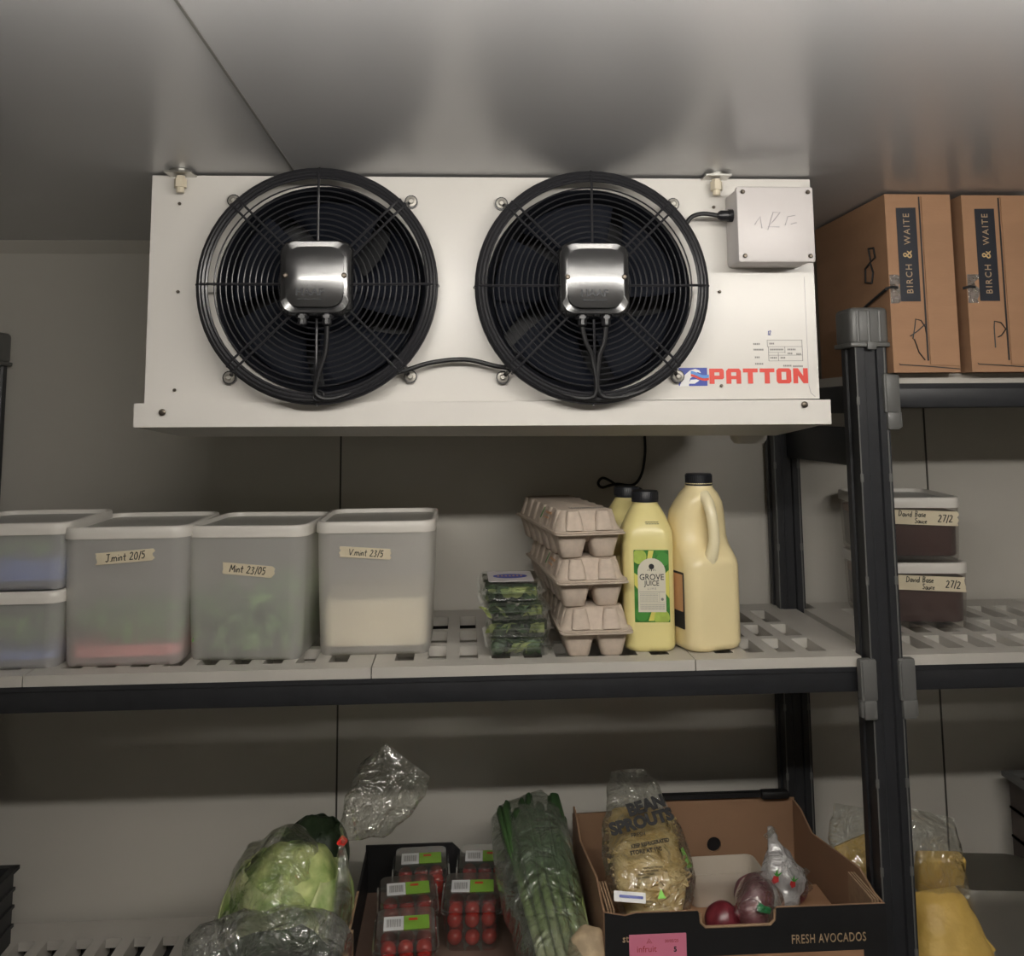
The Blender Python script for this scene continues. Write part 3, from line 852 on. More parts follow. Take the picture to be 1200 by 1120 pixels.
slab('paper_liner', 'pink paper liner at the bottom of the J.mint tub', 'liner', t1, .155, .18, .012, .028, 'pinkcloth', 2, .003)
k = leaves(150, (-.075, .075, -.088, .088, .030, .075), 'leaf', 5, .018)
o = obj('mint_leaves', k, 'leaf2'); o.location = t1.location; o.rotation_euler = t1.rotation_euler
tag(o, 'dull green mint leaves above the pink liner in the J.mint tub', 'herbs', kind='stuff')
k = leaves(620, (-.081, .081, -.090, .090, .010, .125), 'leaf2', 6, .018)
for v in k.v:
    if v.z > .09 + .03*math.sin(v.x*40): v.z = .09+.03*math.sin(v.x*40)-.01*abs(v.x)
o = obj('mint_leaves', k, 'leaf2'); o.location = t2.location; o.rotation_euler = t2.rotation_euler
tag(o, 'green mint leaves filling the lower half of the Mint 23/05 tub', 'herbs', kind='stuff')
slab('folded_cloth', 'cream cloth filling the lower half of the V.mint tub', 'cloth', t3, .156, .172, .012, .082, 'cream', 4, .010)
for t, nm, z1 in ((t4, 'blue cloth in the bottom tub of the left pair', .022), (t5, 'blue cloth in the top tub of the left pair', .042)):
    slab('blue_cloth', nm, 'cloth', t, .154, .17, .012, z1, 'bluecloth', 5, .006)
for t, nm, z0, z1, sd in ((t4, 'dark green leaves in the bottom tub of the left pair', .027, .075, 8), (t5, 'dark green leaves in the top tub of the left pair', .048, .068, 9)):
    o = obj('herb_leaves', leaves(130, (-.074, .074, -.082, .082, z0, z1), 'leaf', sd, .018), 'leaf2'); o.location = t.location; o.rotation_euler = t.rotation_euler
    tag(o, nm, 'herbs', kind='stuff')


# sauce tubs behind the right front post
def sauce_tub(label, loc, rz, seed):
    w_, d_, h_ = .158, .195, .107
    t, b = tub('sauce_tub', label, loc, rz, w_, d_, h_, .95, 'clearpp')
    t['category'] = 'sauce tub'
    k = MB().loft([[(a, b_, z) for a, b_ in rr(w_*s*.955, d_*s*.955, .019, 5)] for s, z in ((.93, .009), (.955, .012), (.968, .069))])
    f = obj('sauce', k, 'sauce', t, ang=60)
    k = MB().loft([[(a, b_, z) for a, b_ in rr(w_*s*.955, d_*s*.955, .019, 5)] for s, z in ((.968, .0695), (.973, .082))])
    obj('sauce_film', k, 'sauce2', f, ang=60)
    tape(t, .126, .024, front_mat(w_, d_, h_, .95, .006, .074, R(-2)), [('David Base', -.012, .0055, .0095), ('Sauce', .002, -.006, .0085), ('27/2', .042, -.001, .0115)], .01, seed)
    return t


sx_, sy_ = .781, 1.607
sauce_tub('brown sauce tub behind the rack post, lower of the pair', (sx_, sy_, ZM), R(-7), 21)
sauce_tub('brown sauce tub behind the rack post, upper of the pair', (sx_-.004, sy_+.002, ZM+.1075), R(-8), 22)


# ------------------------------------------------------------------ clamshell herb packs
def clamshell(label, loc, rz, w=.100, d=.135, h=.0262):
    t = thing('herb_pack', label, 'herb pack', loc, rz, 'clear herb packs stacked beside the egg cartons')
    k = MB().loft([[(a, b, z) for a, b in rr(w*s, d*s, .012, 3)] for s, z in ((.88, .0005), (.90, .003), (.96, h*.55), (1.04, h*.56), (1.04, h*.60))], True, False)
    obj('tray', k, 'clear', t)
    k = MB().loft([[(a, b, z) for a, b in rr(w*s, d*s, .012, 3)] for s, z in ((1.035, h*.62), (.96, h*.63), (.90, h-.002), (.87, h-.0005))], False, True)
    k.box(-w*.3, w*.3, -d*.52-.006, -d*.52, h*.57, h*.63)
    obj('lid', k, 'clear', t)
    return t


cx_, cy_ = P(606, 771, 1.39).x, 1.392+.066
clab = ['bottom of the four stacked clear herb packs', 'second from bottom of the four stacked clear herb packs', 'second from top of the four stacked clear herb packs', 'topmost clear herb pack, with a printed lid label']
for i in range(4):
    cl = clamshell(clab[i], (cx_+(.004, .008, -.002, -.006)[i], cy_+(0, .003, -.003, .002)[i], ZM+i*.0266), R((1, -3, 4, 0)[i]))
    k = leaves(60, (-.042, .042, -.058, .058, .003, .022), 'leaf', 30+i, .022)
    o = obj('herb_leaves', k, 'leaf'); o.location = cl.location; o.rotation_euler = cl.rotation_euler
    tag(o, 'dark green leaves inside the '+clab[i], 'herbs', kind='stuff')
    k = MB()
    for s, x, y in ((1, .005, -.056), (.8, -.02, -.05)):
        k.add(*(lambda l: (l.v, l.f))(leaves(2+i, (-.038+x, .036+x*.3, -.060, -.050, .005, .020), 'leaf', 50+i, .026)))
    o = obj('pale_leaves', k, 'leafpale'); o.location = cl.location; o.rotation_euler = cl.rotation_euler
    tag(o, 'pale leaves at the front of the '+clab[i], 'herbs', kind='stuff')
    if i == 3:
        lb = obj('lid_label', MB().prism(rr(.07, .09, .004), .0266, .0270), 'jbox', cl)
        k = MB(); rnd = random.Random(4)
        obj('label_emblem', MB().prism([(a*1.5, b) for a, b in circ(.018, 20)], .0271, .0273), 'blue', lb)
        for q in range(7): k.box(-.02+q*.006, -.017+q*.006, -.004, .005, .0274, .0276)
        obj('label_marks', k, 'peach', lb)


# ------------------------------------------------------------------ egg cartons
def egg_carton(label, loc, rz):
    w, d, h = .100, .285, .076      # base of the flange
    t = thing('egg_carton', label, 'egg carton', loc, rz, 'grey pulp egg cartons in a stack')
    k = MB(); px, py = w/2, d/6
    for i in range(2):
        for j in range(6):
            cx, cy = -w/4+i*w/2, -d/2+py*(j+.5)
            S = []
            for s, z in ((.56, .0), (.66, .002), (.80, .018), (.97, .034), (1.04, .0385)):
                S.append([(cx+(a*s), cy+b*s, z) for a, b in rr(px*.98, py*.98, .010, 3)])
            k.loft(S)
    # saddle that joins the cups
    k.loft([[(a, b, z) for a, b in rr(w*s, d*s, .01, 3)] for s, z in ((.86, .024), (.98, .036), (1.06, .0385), (1.10, .0395), (1.10, .0415), (1.0, .042))])
    obj('base', k, 'pulp', t, ang=50)
    k = MB(); S = []
    N = 10
    for s, z in ((1.11, .0422), (1.11, .0440), (1.03, .0445), (.98, .050), (.86, .068), (.80, .0755), (.74, .0775)):
        loop = rr(w*s, d*(1-(1-s)*.45), .014, 4)
        S.append([(a*(1-.02*math.cos(b/py*2*PI)*(z > .046 and z < .077)), b, z) for a, b in loop])
    k.loft(S, True, True)
    for i in (-1, 1):      # end buttresses and the centre valley of the lid
        k.loft([[(i*w*.23+a, -d*.5*e+b, z) for a, b in rr(.026*s2, .012, .005, 2)] for e, s2, z in ((1.0, 1.1, .046), (.955, .9, .066), (.93, .7, .076))])
        for j in range(6):
            cy = -d/2*.93+py*.93*(j+.5)
            k.loft([[(i*w*.44*e+a, cy+b, z) for a, b in rr(.012, .026*s2, .005, 2)] for e, s2, z in ((1.04, 1.1, .046), (.93, .9, .066), (.86, .7, .0765))])
    ld = obj('lid', k, 'pulp', t, ang=50)
    return t, ld


eggs = []
for i, (fx, fy, yaw, dx) in enumerate(((701, 770, 1, 0), (690, 0, 5, -.014), (681, 0, 8, -.024))):
    e0 = P(697, 770, 1.385)
    t, ld = egg_carton(('bottom', 'middle', 'top')[i]+' egg carton of the stack of three', (e0.x+dx-.003*0, 1.380+.145+(0, .003, .004)[i], ZM+i*.0716), R(yaw))
    t.scale = (1, 1, .915)
    eggs.append(t)
    if i:
        MS = T(-.0425, -.085, .062)@Matrix.Rotation(-PI/2, 4, 'Z')@Matrix.Rotation(PI/2-R(24), 4, 'X')
        obj('side_print', MB().box(-.040, -.035, -.009, .010, .0085, .009, MS), 'limegreen', ld)
        obj('side_print', MB().box(-.020, .016, .002, .006, .0085, .009, MS).box(-.018, .010, -.006, -.003, .0085, .009, MS), 'peach', ld)
    if i == 2:
        k = MB()
        for q in range(16): k.box(-.020+q*.0035, -.0185+q*.0035, -.115, -.095-(q % 3)*.002, .0776, .0779)
        obj('top_print', k, 'greyink', ld)


# ------------------------------------------------------------------ bottles
def sq_bottle(label, loc, rz, w=.078, d=.078, h=.238, lab=True):
    t = thing('juice_bottle', label, 'bottle', loc, rz)
    S = []
    for s, z, r in ((.84, 0, .02), (.95, .003, .018), (1, .010, .017), (1, .160, .017), (.99, .178, .02), (.93, .186, .024), (.80, .199, .026), (.62, .212, .0235), (.50, .219, .0195), (.49, .226, .019)):
        S.append([(a, b, z) for a, b in rr(w*s, d*s, r, 5)])
    obj('bottle_body', MB().loft(S), 'juice', t, ang=60)
    k = MB().lathe([(.0212, .2215), (.0212, .2235), (.0205, .224), (.0205, .237), (.0195, .2385), (.004, .2385)], 40)
    for q in range(40):
        a = 2*PI*q/40; k.box(.0203, .0212, -.0007, .0007, .2245, .2365, T(rz=a))
    obj('bottle_cap', k, 'cap', t)
    return t


b1 = P(765, 765, 1.402)
jb1 = sq_bottle('square lime juice bottle with green printed front label and black cap', (b1.x+.0015, 1.402+.039, ZM), R(-6))
jb0 = sq_bottle('plain juice bottle mostly hidden behind the labelled lime juice bottle', (b1.x-.012, 1.402+.125, ZM), R(4))
MF = T(.0035, -.0392, .0)@FRONT
lb = obj('bottle_label', MB().prism(rr(.053, .107, .001, 2, 0, .0985), 0, .0005, MF), 'limegreen', jb1)
k = MB()
for cx, cy, r in ((-.018, .142, .011), (.014, .052, .012), ): k.prism([(max(-.0262, min(.0262, a)), max(.0455, min(.1515, b))) for a, b in circ(r, 24, cx, cy)], .0006, .0009, MF)
obj('lime_slice', k, 'limeslice', lb)
k = MB()
for pts in ([(-.004, .151), (.004, .151), (.000, .135), (-.008, .128)], [(-.006, .047), (.002, .047), (.006, .062), (.002, .07), (-.002, .058)], [(-.0262, .118), (-.018, .112), (-.018, .09), (-.0262, .1)], [(.0262, .122), (.018, .115), (.019, .09), (.0262, .08)]):
    k.prism(pts, .0006, .0009, MF)
obj('yellow_print', k, 'yellowp', lb)
k = MB()
for cx, cy, r in ((-.016, .056, .010), (.018, .138, .010)): k.prism([(max(-.0262, min(.0262, a)), b) for a, b in circ(r, 24, cx, cy)], .0010, .0012, MF)
obj('lime_print', k, 'greenp', lb)
arch = [(-.021, .060), (.021, .060), (.021, .120)]+[(.021*math.cos(R(a)), .120+.020*math.sin(R(a))) for a in range(10, 171, 16)]+[(-.021, .120)]
pn = obj('label_panel', MB().prism(arch, .0012, .0015, MF), 'paper', lb)
text('GROVE', .0125, 'ink', lb, MF@T(.0, .1115, .0017), 'lettering', xs=.92, bold=.0001, depth=.0001)
text('JUICE', .0108, 'ink', lb, MF@T(.0, .1025, .0017), 'lettering', xs=.86, bold=.0001, depth=.0001)
text('LIME', .0045, 'greyink', lb, MF@T(.0, .0945, .0017), 'lettering', sp=1.6, depth=.0001)
k = MB().prism(circ(.0042, 12, 0, .1275), .0016, .0018, MF).prism([(-.0006, .1205), (.0006, .1205), (.0006, .126), (-.0006, .126)], .0016, .0018, MF)
for a in (-.006, -.003, .003, .006): k.prism([(a-.0004, .121), (a+.0004, .121), (a*.7+.0002, .1245), (a*.7-.0002, .1245)], .0016, .0018, MF)
obj('tree_mark', k, 'ink', lb)
k = MB().box(-.019, .019, .0896, .0901, .0016, .0018, MF).box(-.019, .019, .0738, .0741, .0016, .0018, MF).box(.011, .0113, .075, .089, .0016, .0018, MF)
for j, yy in enumerate((.0868, .0846, .082, .0792, .0765, .071, .0688, .0666, .0644)):
    x = -.018
    while x < (.009 if j < 5 else .018): k.box(x, x+.0011, yy-.0004, yy+.0004, .0016, .0018, MF); x += .0017
k.prism(circ(.0022, 8, .0155, .079), .0016, .0018, MF)
obj('fine_print', k, 'greyink', lb)
k = MB()
for q in range(11):
    k.box(-.010+q*.0019, -.0088+q*.0019, .1925, .1938, .0, .0004, T(.006, -.0335, 0)@FRONT@T(0, 0, 0)); k.box(-.009+q*.0019, -.0078+q*.0019, .1900, .1912, .0, .0004, T(.006, -.0347, 0)@FRONT)
obj('date_print', k, 'ink', jb1)


def jug(label, loc, rz):
    w, h = .094, .264
    t = thing('juice_jug', label, 'jug', loc, rz)
    S = []
    # (sx, front y, back y, z, corner)
    rows = ((.80, -.038, .038, 0, .02), (.95, -.045, .045, .004, .022), (1, -.047, .047, .012, .022), (1, -.047, .047, .125, .022), (.985, -.046, .047, .134, .024),
            (.97, -.039, .046, .144, .026), (.955, -.028, .046, .156, .026), (.95, -.022, .046, .170, .026), (.94, -.021, .045, .190, .026), (.90, -.022, .043, .205, .026),
            (.78, -.028, .037, .220, .027), (.62, -.027, .030, .234, .026), (.46, -.021, .023, .243, .0205), (.45, -.021, .021, .250, .0205))
    for s, y0, y1, z, r in rows: S.append([(a, b, z) for a, b in rr(w*s, y1-y0, r, 5, 0, (y0+y1)/2)])
    obj('jug_body', MB().loft(S), 'juice2', t, ang=70)
    pts = [(-.004, -.020, .232), (-.004, -.032, .222), (-.003, -.040, .205), (-.002, -.043, .185), (-.002, -.044, .165), (-.004, -.041, .148), (-.006, -.036, .136), (-.006, -.030, .128)]
    obj('jug_handle', MB().tube(pts, [.010, .0095, .0088, .0085, .0085, .0095, .012, .013], 14), 'juiceneck', t, ang=80)
    k = MB().lathe([(.0215, .246), (.0215, .2485), (.0207, .249), (.0207, .2625), (.0195, .264), (.004, .264)], 40)
    for q in range(40): k.box(.0205, .0214, -.0007, .0007, .2495, .262, T(rz=2*PI*q/40))
    obj('jug_cap', k, 'cap', t)
    # label on the left face
    ML = T(-.0475, .003, 0)@Matrix.Rotation(-PI/2, 4, 'Z')@FRONT
    l = obj('jug_label', MB().prism(rr(.062, .084, .002, 2, 0, .075), 0, .0005, ML), 'navy', t)
    obj('label_panel', MB().prism(rr(.056, .055, .001, 2, 0, .0862), .0006, .0009, ML), 'peach', l)
    return t


j0 = P(836, 768, 1.385)
jug('large lemon juice jug with moulded handle and black cap beside the rack post', (j0.x, 1.385+.055, ZM), R(16))

# loose cable on the back wall behind the bottles
pw = [P(755, 506, 1.742), P(756, 530, 1.742), P(752, 555, 1.742), P(742, 568, 1.735), P(722, 567, 1.73), P(706, 571, 1.73), P(701, 566, 1.73), P(706, 560, 1.73), P(716, 564, 1.73), P(730, 574, 1.73), P(742, 580, 1.73), P(748, 576, 1.73), P(738, 570, 1.735), P(752, 574, 1.735), P(760, 590, 1.735)]
tag(wire('loose_cable', pw, .0026, None), 'thin black cable looped against the wall below the cooling unit', 'cable')


# ------------------------------------------------------------------ cartons on the top right shelf
def up_carton(label, x0, x1, y0, y1, h, lean, seed, pen):
    t = thing('cardboard_carton', label, 'carton', ((x0+x1)/2, y0, ZT), 0, 'tall cardboard cartons on the top shelf')
    w = x1-x0; d = y1-y0
    k = MB()
    k.loft([[(-w/2+a+lean*z, b, z) for a, b in ((0, 0), (w, 0), (w, d), (0, d))] for z in (.0005, .012, h*.3, h*.7, h)])
    bd = obj('carton_body', k, 'card', t)
    off = lambda z: lean*z
    # flap line, glued flaps and crease
    k = MB()
    gx = w*.02
    k.prism([(gx-.0013+off(.02), .018), (gx+.0013+off(.02), .018), (gx+.001+off(h), h-.004), (gx-.0012+off(h), h-.004)], .0003, .0009, FRONT)
    k.prism([(-w*.42, .0145), (-w*.40, .013), (w*.0, .0105), (w*.49, .006), (w*.49, .0045), (0, .009), (-w*.41, .0115)], .0003, .0009, FRONT)
    obj('flap_gap', k, 'ink', bd)
    k = MB().prism([(gx+.003, .012), (w*.488, .010), (w*.488+off(h), h-.006), (gx+.003+off(h), h-.003)], .0001, .0022, FRONT)
    obj('outer_flap', k, 'card', bd)
    lx = -w*.18
    ls = [(lx-.0165+off(.10), .108), (lx+.0145+off(.10), .108), (lx+.0145+off(.25), h-.021), (lx-.0165+off(.25), h-.0215)]
    lab = obj('printed_label', MB().prism(ls, .0004, .0009, FRONT), 'navy', t)
    mx = lx-.001+off(.18); mz = (.108+h-.022)/2
    MR = T(mx, -.0012, mz)@FRONT@Matrix.Rotation(PI/2-lean, 4, 'Z')
    text('BIRCH', .0140, 'tan', lab, MR@T(-.0375, 0, 0), 'lettering', sp=1.3, xs=.95)
    text('WAITE', .0140, 'tan', lab, MR@T(.0395, 0, 0), 'lettering', sp=1.3, xs=.95)
    text('&', .020, 'gold', lab, MR@T(.000, .001, 0), 'lettering')
    strokes(pen, .0009, T(w*.5*0-.01, -.0012, .055)@FRONT, bd, 'ink', 'pen_mark')
    k = MB()
    rnd = random.Random(seed)
    pts = [(-w/2+off(.12)+.001, .105+i*.0055) for i in range(9)]+[(-w/2+off(.12)+.012+rnd.uniform(0, .009), .105+i*.0055) for i in range(8, -1, -1)]
    k.prism(pts, .0002, .0008, FRONT)
    obj('packing_tape', k, 'pack', bd)
    k = MB().tube([(-w/2+off(.12)-.004, .004, .128), (-w/2+off(.12)+.004, -.0015, .130), (-w/2+off(.12)+.012, -.0015, .129)], .0022, 6)
    obj('string_end', k, 'ink', bd)
    return t


zt = 2.131-ZT
A0 = P(1047, 437, 1.326).x; A1 = P(1127, 440, 1.326).x; A0t = P(1034, 224, 1.326).x
lean = 0.0
B0 = P(1138, 440, 1.326).x
penA = [[(-.014, 0), (-.002, .008), (.010, .018)], [(-.010, -.004), (-.006, .014), (-.004, .026), (.004, .024), (.010, .014), (.011, .004)], [(-.008, -.004), (-.002, -.024), (.007, -.036)]]
penB = [[(-.008, -.018), (-.008, .012), (-.007, .022), (.003, .020), (.010, .010), (.002, .0), (-.003, -.002)]]
ca = up_carton('brown carton with dark printed label, nearer the rack post on the top shelf', A0+.001, A1-.001, 1.326, 1.60, zt, lean, 1, penA)
cb = up_carton('brown carton with dark printed label, cut by the right edge of the photo', B0, B0+.112, 1.322, 1.60, zt-.002, lean, 2, penB)
wire('strap_cord', [(-.058, .10, .10), (-.0575, .05, .114), (-.0565, .0, .127)], .0022, ca, 'ink')
strokes([[(0, .03), (.018, .028), (.022, .012), (.006, .008), (0, .03)], [(.006, .008), (-.014, .0), (-.016, -.022), (.006, -.026), (.012, -.010), (.004, .006)]], .0016,
        T(-(A1-A0)/2-.0006, .06, .17)@Matrix.Rotation(-PI/2, 4, 'Z')@FRONT, ca, 'ink', 'pen_mark')


# ------------------------------------------------------------------ lower shelf: avocado box and what is in it
AX0, AX1, AY0, AY1 = .193, .590, 1.318, 1.670
base = thing('cardboard_carton', 'small plain carton inside the avocado tray, under the onions and sprouts', 'carton', ((AX0+AX1)/2, AY0, ZL+.0045))
W = AX1-AX0; D = AY1-AY0; HB = .118
obj('carton_body', MB().rbox(-W/2+.022, W/2-.022, .010, .200, .0005, HB, .002), 'card', base)
Z0 = ZL; ZI = ZL+.0045+HB+.0005
av = thing('avocado_tray', 'black printed cardboard tray lettered FRESH AVOCADOS, holding sprouts and onions', 'tray box', ((AX0+AX1)/2, AY0, Z0))
FH = P(900, 1064, AY0).z-Z0
obj('tray_floor', MB().box(-W/2+.004, W/2-.004, .004, D-.004, .0005, .004), 'cardin', av)
nx0, nx1 = P(820, 1070, AY0).x-(AX0+AX1)/2, P(908, 1070, AY0).x-(AX0+AX1)/2
nb = FH-.021
fr = [(-W/2, .0005), (W/2, .0005), (W/2, FH), (nx1+.003, FH), (nx1, FH-.004), (nx1-.001, nb+.006), (nx1-.007, nb), (nx0+.007, nb), (nx0+.001, nb+.006), (nx0, FH-.004), (nx0-.003, FH), (-W/2+.045, FH), (-W/2+.03, FH-.003), (-W/2+.002, FH+.002)]
fp = obj('front_panel', MB().prism(fr, -.004, -.0005, FRONT), 'cardin', av)
obj('printed_front', MB().prism(fr, -.0004, .0004, FRONT), 'cardblack', fp)
bx0 = P(815, 1116, AY0).x-(AX0+AX1)/2; bx1 = P(1012, 1114, AY0).x-(AX0+AX1)/2; bz = P(900, 1117, AY0).z-Z0
obj('brown_panel', MB().prism([(bx0, .01), (bx1, .01), (bx1, bz), (bx0, bz)], .0005, .0009, FRONT), 'card', fp)
k = MB()
k.tube([(nx1, -.0003, FH-.002), (nx1-.001, -.0003, nb+.006), (nx1-.007, -.0003, nb), (nx0+.007, -.0003, nb), (nx0+.001, -.0003, nb+.006), (nx0, -.0003, FH-.002)], .0018, 6)
obj('cut_edge', k, 'cardedge', fp)
text('FRESH AVOCADOS', .0165, 'tan', fp, T(P(971, 1098, AY0).x-(AX0+AX1)/2, -.0008, P(971, 1099, AY0).z-Z0)@FRONT, 'lettering', xs=.70, sp=1.1)
text('st', .013, 'tan', fp, T(P(733, 1100, AY0).x-(AX0+AX1)/2, -.0008, P(733, 1100, AY0).z-Z0)@FRONT, 'lettering')
# pink sticker
s0 = P(737, 1095, AY0); s1 = P(804, 1095, AY0); sw_ = s1.x-s0.x; scx = (s0.x+s1.x)/2-(AX0+AX1)/2; stop = s0.z-Z0; sh = .042
MS = T(scx, -.0006, stop-sh/2)@FRONT
sk = obj('pink_sticker', MB().prism(rr(sw_, sh, .001, 2), 0, .0006, MS), 'pink', av)
text('infruit', .0115, 'radish', sk, MS@T(-sw_*.20, .002, .0008), 'lettering', depth=.0001)
text('20/05/25', .0055, 'radish', sk, MS@T(sw_*.24, .0115, .0008), 'lettering', depth=.0001)
text('5', .009, 'ink', sk, MS@T(sw_*.30, .0005, .0008), 'lettering', bold=.0003, depth=.0001)
strokes([[(-.0035, -.002), (0, .004), (.0035, -.002)], [(-.0015, -.002), (0, .001), (.0015, -.002)]], .0004, MS@T(-sw_*.15, .0115, .0008), sk, 'radish', 'sticker_mark')
BH = P(880, 931, AY1).z-Z0
# back panel with a raised middle and a vent hole
bk = [(-W/2, .0005), (W/2, .0005), (W/2, BH-.006), (W/2-.05, BH), (-W/2+.165, BH), (-W/2+.160, BH-.018), (-W/2, BH-.022)]
hx = P(836, 990, AY1).x-(AX0+AX1)/2; hz = P(836, 990, AY1-.006).z-Z0
bp_ = obj('back_panel', MB().prism([bk, circ(.0125, 20, hx, hz)], -.004, 0, T(0, D-.004, 0)@FRONT), 'cardin', av)
obj('printed_back', MB().prism(bk, -.0008, 0, T(0, D+.0008, 0)@FRONT), 'cardblack', bp_)
obj('top_edge', MB().box(-W/2+.160, W/2-.03, D-.010, D+.0015, BH-.001, BH+.007).rbox(W/2-.062, W/2-.012, D-.016, D+.002, BH-.004, BH+.010, .004), 'cardblack', bp_)
for sgn in (-1, 1):
    prof = [(.0045, .0005), (D-.0045, .0005), (D-.0045, BH-.008), (D-.04, BH-.010), (D-.09, BH-.028), (.075, FH+.012), (.03, FH+.001), (.0045, FH+.001)]
    MSd = T(sgn*(W/2-.0025), 0, 0)@Matrix.Rotation(PI/2, 4, 'Z')@FRONT
    sp_ = obj('side_panel', MB().prism(prof, -.0015, .0015, MSd), 'cardin', av)
    k = MB()
    for o_ in (.0045, .0085, .0125):      # folded corner layers with raw edges
        k.prism([(.006, .004), (.085, .004), (.085, FH+.002), (.03, FH+.003), (.006, FH+.003)], -.0012, .0012, T(sgn*(W/2-.003-o_), 0, 0)@Matrix.Rotation(PI/2, 4, 'Z')@FRONT)
    obj('folded_corner', k, 'cardedge', sp_)


def bagsurf(path, rad, n=28, amp=.004, seed=0, sc=30, sub=3, ridge=0):
    """closed crumpled sleeve: path points, (a, b) half sizes at each"""
    pts = []; rr2 = []
    m_ = len(path)
    for i in range(m_-1):
        for k_ in range(sub):
            t_ = k_/sub; s_ = t_*t_*(3-2*t_)
            pts.append(Vector(path[i]).lerp(Vector(path[i+1]), t_)); rr2.append((rad[i][0]+(rad[i+1][0]-rad[i][0])*s_, rad[i][1]+(rad[i+1][1]-rad[i][1])*s_))
    pts.append(Vector(path[-1])); rr2.append(rad[-1])
    secs = []; u_ = Vector((0, 1, 0))
    for i, p in enumerate(pts):
        t_ = (pts[min(i+1, len(pts)-1)]-pts[max(i-1, 0)]).normalized()
        a = u_.cross(t_)
        if a.length < .05: a = Vector((1, 0, 0))
        a.normalize(); b = t_.cross(a).normalized(); u_ = b if b.length > .1 else u_
        L = []
        for j in range(n):
            th = 2*PI*j/n
            d = a*(rr2[i][0]*math.cos(th))+b*(rr2[i][1]*math.sin(th))
            q = p+d
            nn = d.normalized() if d.length > 1e-6 else Vector((0, 0, 1))
            q = q+nn*(nz(q, sc, amp, seed)+nz(q, sc*2.5, amp*.5, seed+3))
            if ridge: q = q+nn*ridge*math.sin(th*7+i*.4+seed)*min(1, rr2[i][0]/.03)
            L.append(q)
        secs.append(L)
    return MB().loft(secs)


# bean sprouts bag leaning on the left end of the tray
bc = P(752, 1010, 1.45)
sbag = [(P(768, 1063, 1.36)+Vector((0, 0, 0))), P(763, 1030, 1.40), P(757, 1000, 1.44), P(752, 972, 1.47), P(748, 950, 1.50), P(742, 925, 1.53), P(735, 903, 1.56)]
sbag[0].z = max(sbag[0].z-.035, ZI+.022)
srad = [(.045, .010), (.066, .030), (.068, .036), (.064, .030), (.052, .015), (.045, .008), (.030, .004)]
rnd = random.Random(12); k = MB()
for i in range(520):
    u = rnd.uniform(.10, .62)*6; i0 = int(u); f_ = u-i0
    c_ = sbag[i0].lerp(sbag[i0+1], f_); a_ = srad[i0][0]*(1-f_)+srad[i0+1][0]*f_; b_ = srad[i0][1]*(1-f_)+srad[i0+1][1]*f_
    th = rnd.uniform(0, 2*PI); q = rnd.uniform(.55, .84)
    p = c_+Vector((a_*q*math.cos(th)*.93, b_*q*math.sin(th)*.9, 0))
    dr = Vector((rnd.uniform(-1, 1), rnd.uniform(-.25, .25), rnd.uniform(-.7, .7))).normalized()*rnd.uniform(.007, .014)
    bend = Vector((rnd.uniform(-1, 1), 0, rnd.uniform(-1, 1)))*.004
    k.tube([p-dr, p-dr*.3+bend, p+dr*.4+bend, p+dr], [.0010, .0016, .0016, .0024], 5)
tag(obj('bean_sprouts', k, 'sprout'), 'tangle of pale bean sprouts inside the printed bag', 'bean sprouts', kind='stuff')
core = bagsurf(sbag[:5], [(a*.80, b*.62) for a, b in srad[:5]], amp=.003, seed=2)
tag(obj('bean_sprout_core', core, 'sprout'), 'packed middle of the bean sprouts in the printed bag', 'bean sprouts', kind='stuff')
sb = thing('sprout_bag', 'clear bag of bean sprouts with black printing, in the avocado tray', 'bag')
obj('bag_film', bagsurf(sbag, [(a*1.0, b*1.06) for a, b in srad], amp=.003, seed=4), 'bag', sb, ang=70)
ax = (sbag[3]-sbag[1]).normalized()
tiltx = math.atan2(ax.y, ax.z)


def bagtext(s, size, px, py, Y, m='ink', roll=0, bold=0, xs=1, nm='lettering'):
    q = P(px, py, Y-.018)
    return text(s, size, m, sb, T(q.x, q.y, q.z)@Matrix.Rotation(PI/2-tiltx*.8, 4, 'X')@Matrix.Rotation(roll, 4, 'Z'), nm, bold=bold, xs=xs, depth=.0003)


bagtext('BEAN', .024, 757, 944, 1.458, roll=R(14), bold=.0014)
bagtext('SPROUTS', .024, 752, 963, 1.442, roll=R(12), bold=.0014, xs=1.0)
bagtext('FRESH', .008, 748, 978, 1.434, roll=R(5))
bagtext('KEEP REFRIGERATED', .0075, 762, 988, 1.421, roll=R(8), xs=.85, bold=.0002)
bagtext('STORE AT 1°C', .0075, 757, 997, 1.415, roll=R(6), bold=.0002)
for j in range(4): bagtext('nnmunn mnuu'[j:], .005, 765-4*j, 1016+4*j, 1.396-.004*j, roll=R(4))
q = P(738, 1051, 1.350)
obj('white_sticker', MB().prism(rr(.045, .013, .001, 2), 0, .0008, T(q.x, q.y, q.z)@Matrix.Rotation(PI/2-tiltx*.6, 4, 'X')@Matrix.Rotation(-.1, 4, 'Z')), 'whitep', sb)
obj('sticker_print', MB().prism(rr(.034, .0035, .001, 2), .0009, .0012, T(q.x+.002, q.y, q.z)@Matrix.Rotation(PI/2-tiltx*.6, 4, 'X')@Matrix.Rotation(-.1, 4, 'Z')), 'blue', sb)
q = P(775, 1047, 1.346)
obj('green_triangle', MB().prism([(-.006, -.006), (.006, -.006), (0, .006)], 0, .0008, T(q.x, q.y, q.z)@Matrix.Rotation(PI/2-tiltx*.6, 4, 'X')), 'brightgreen', sb)
q = P(799, 995, 1.45)
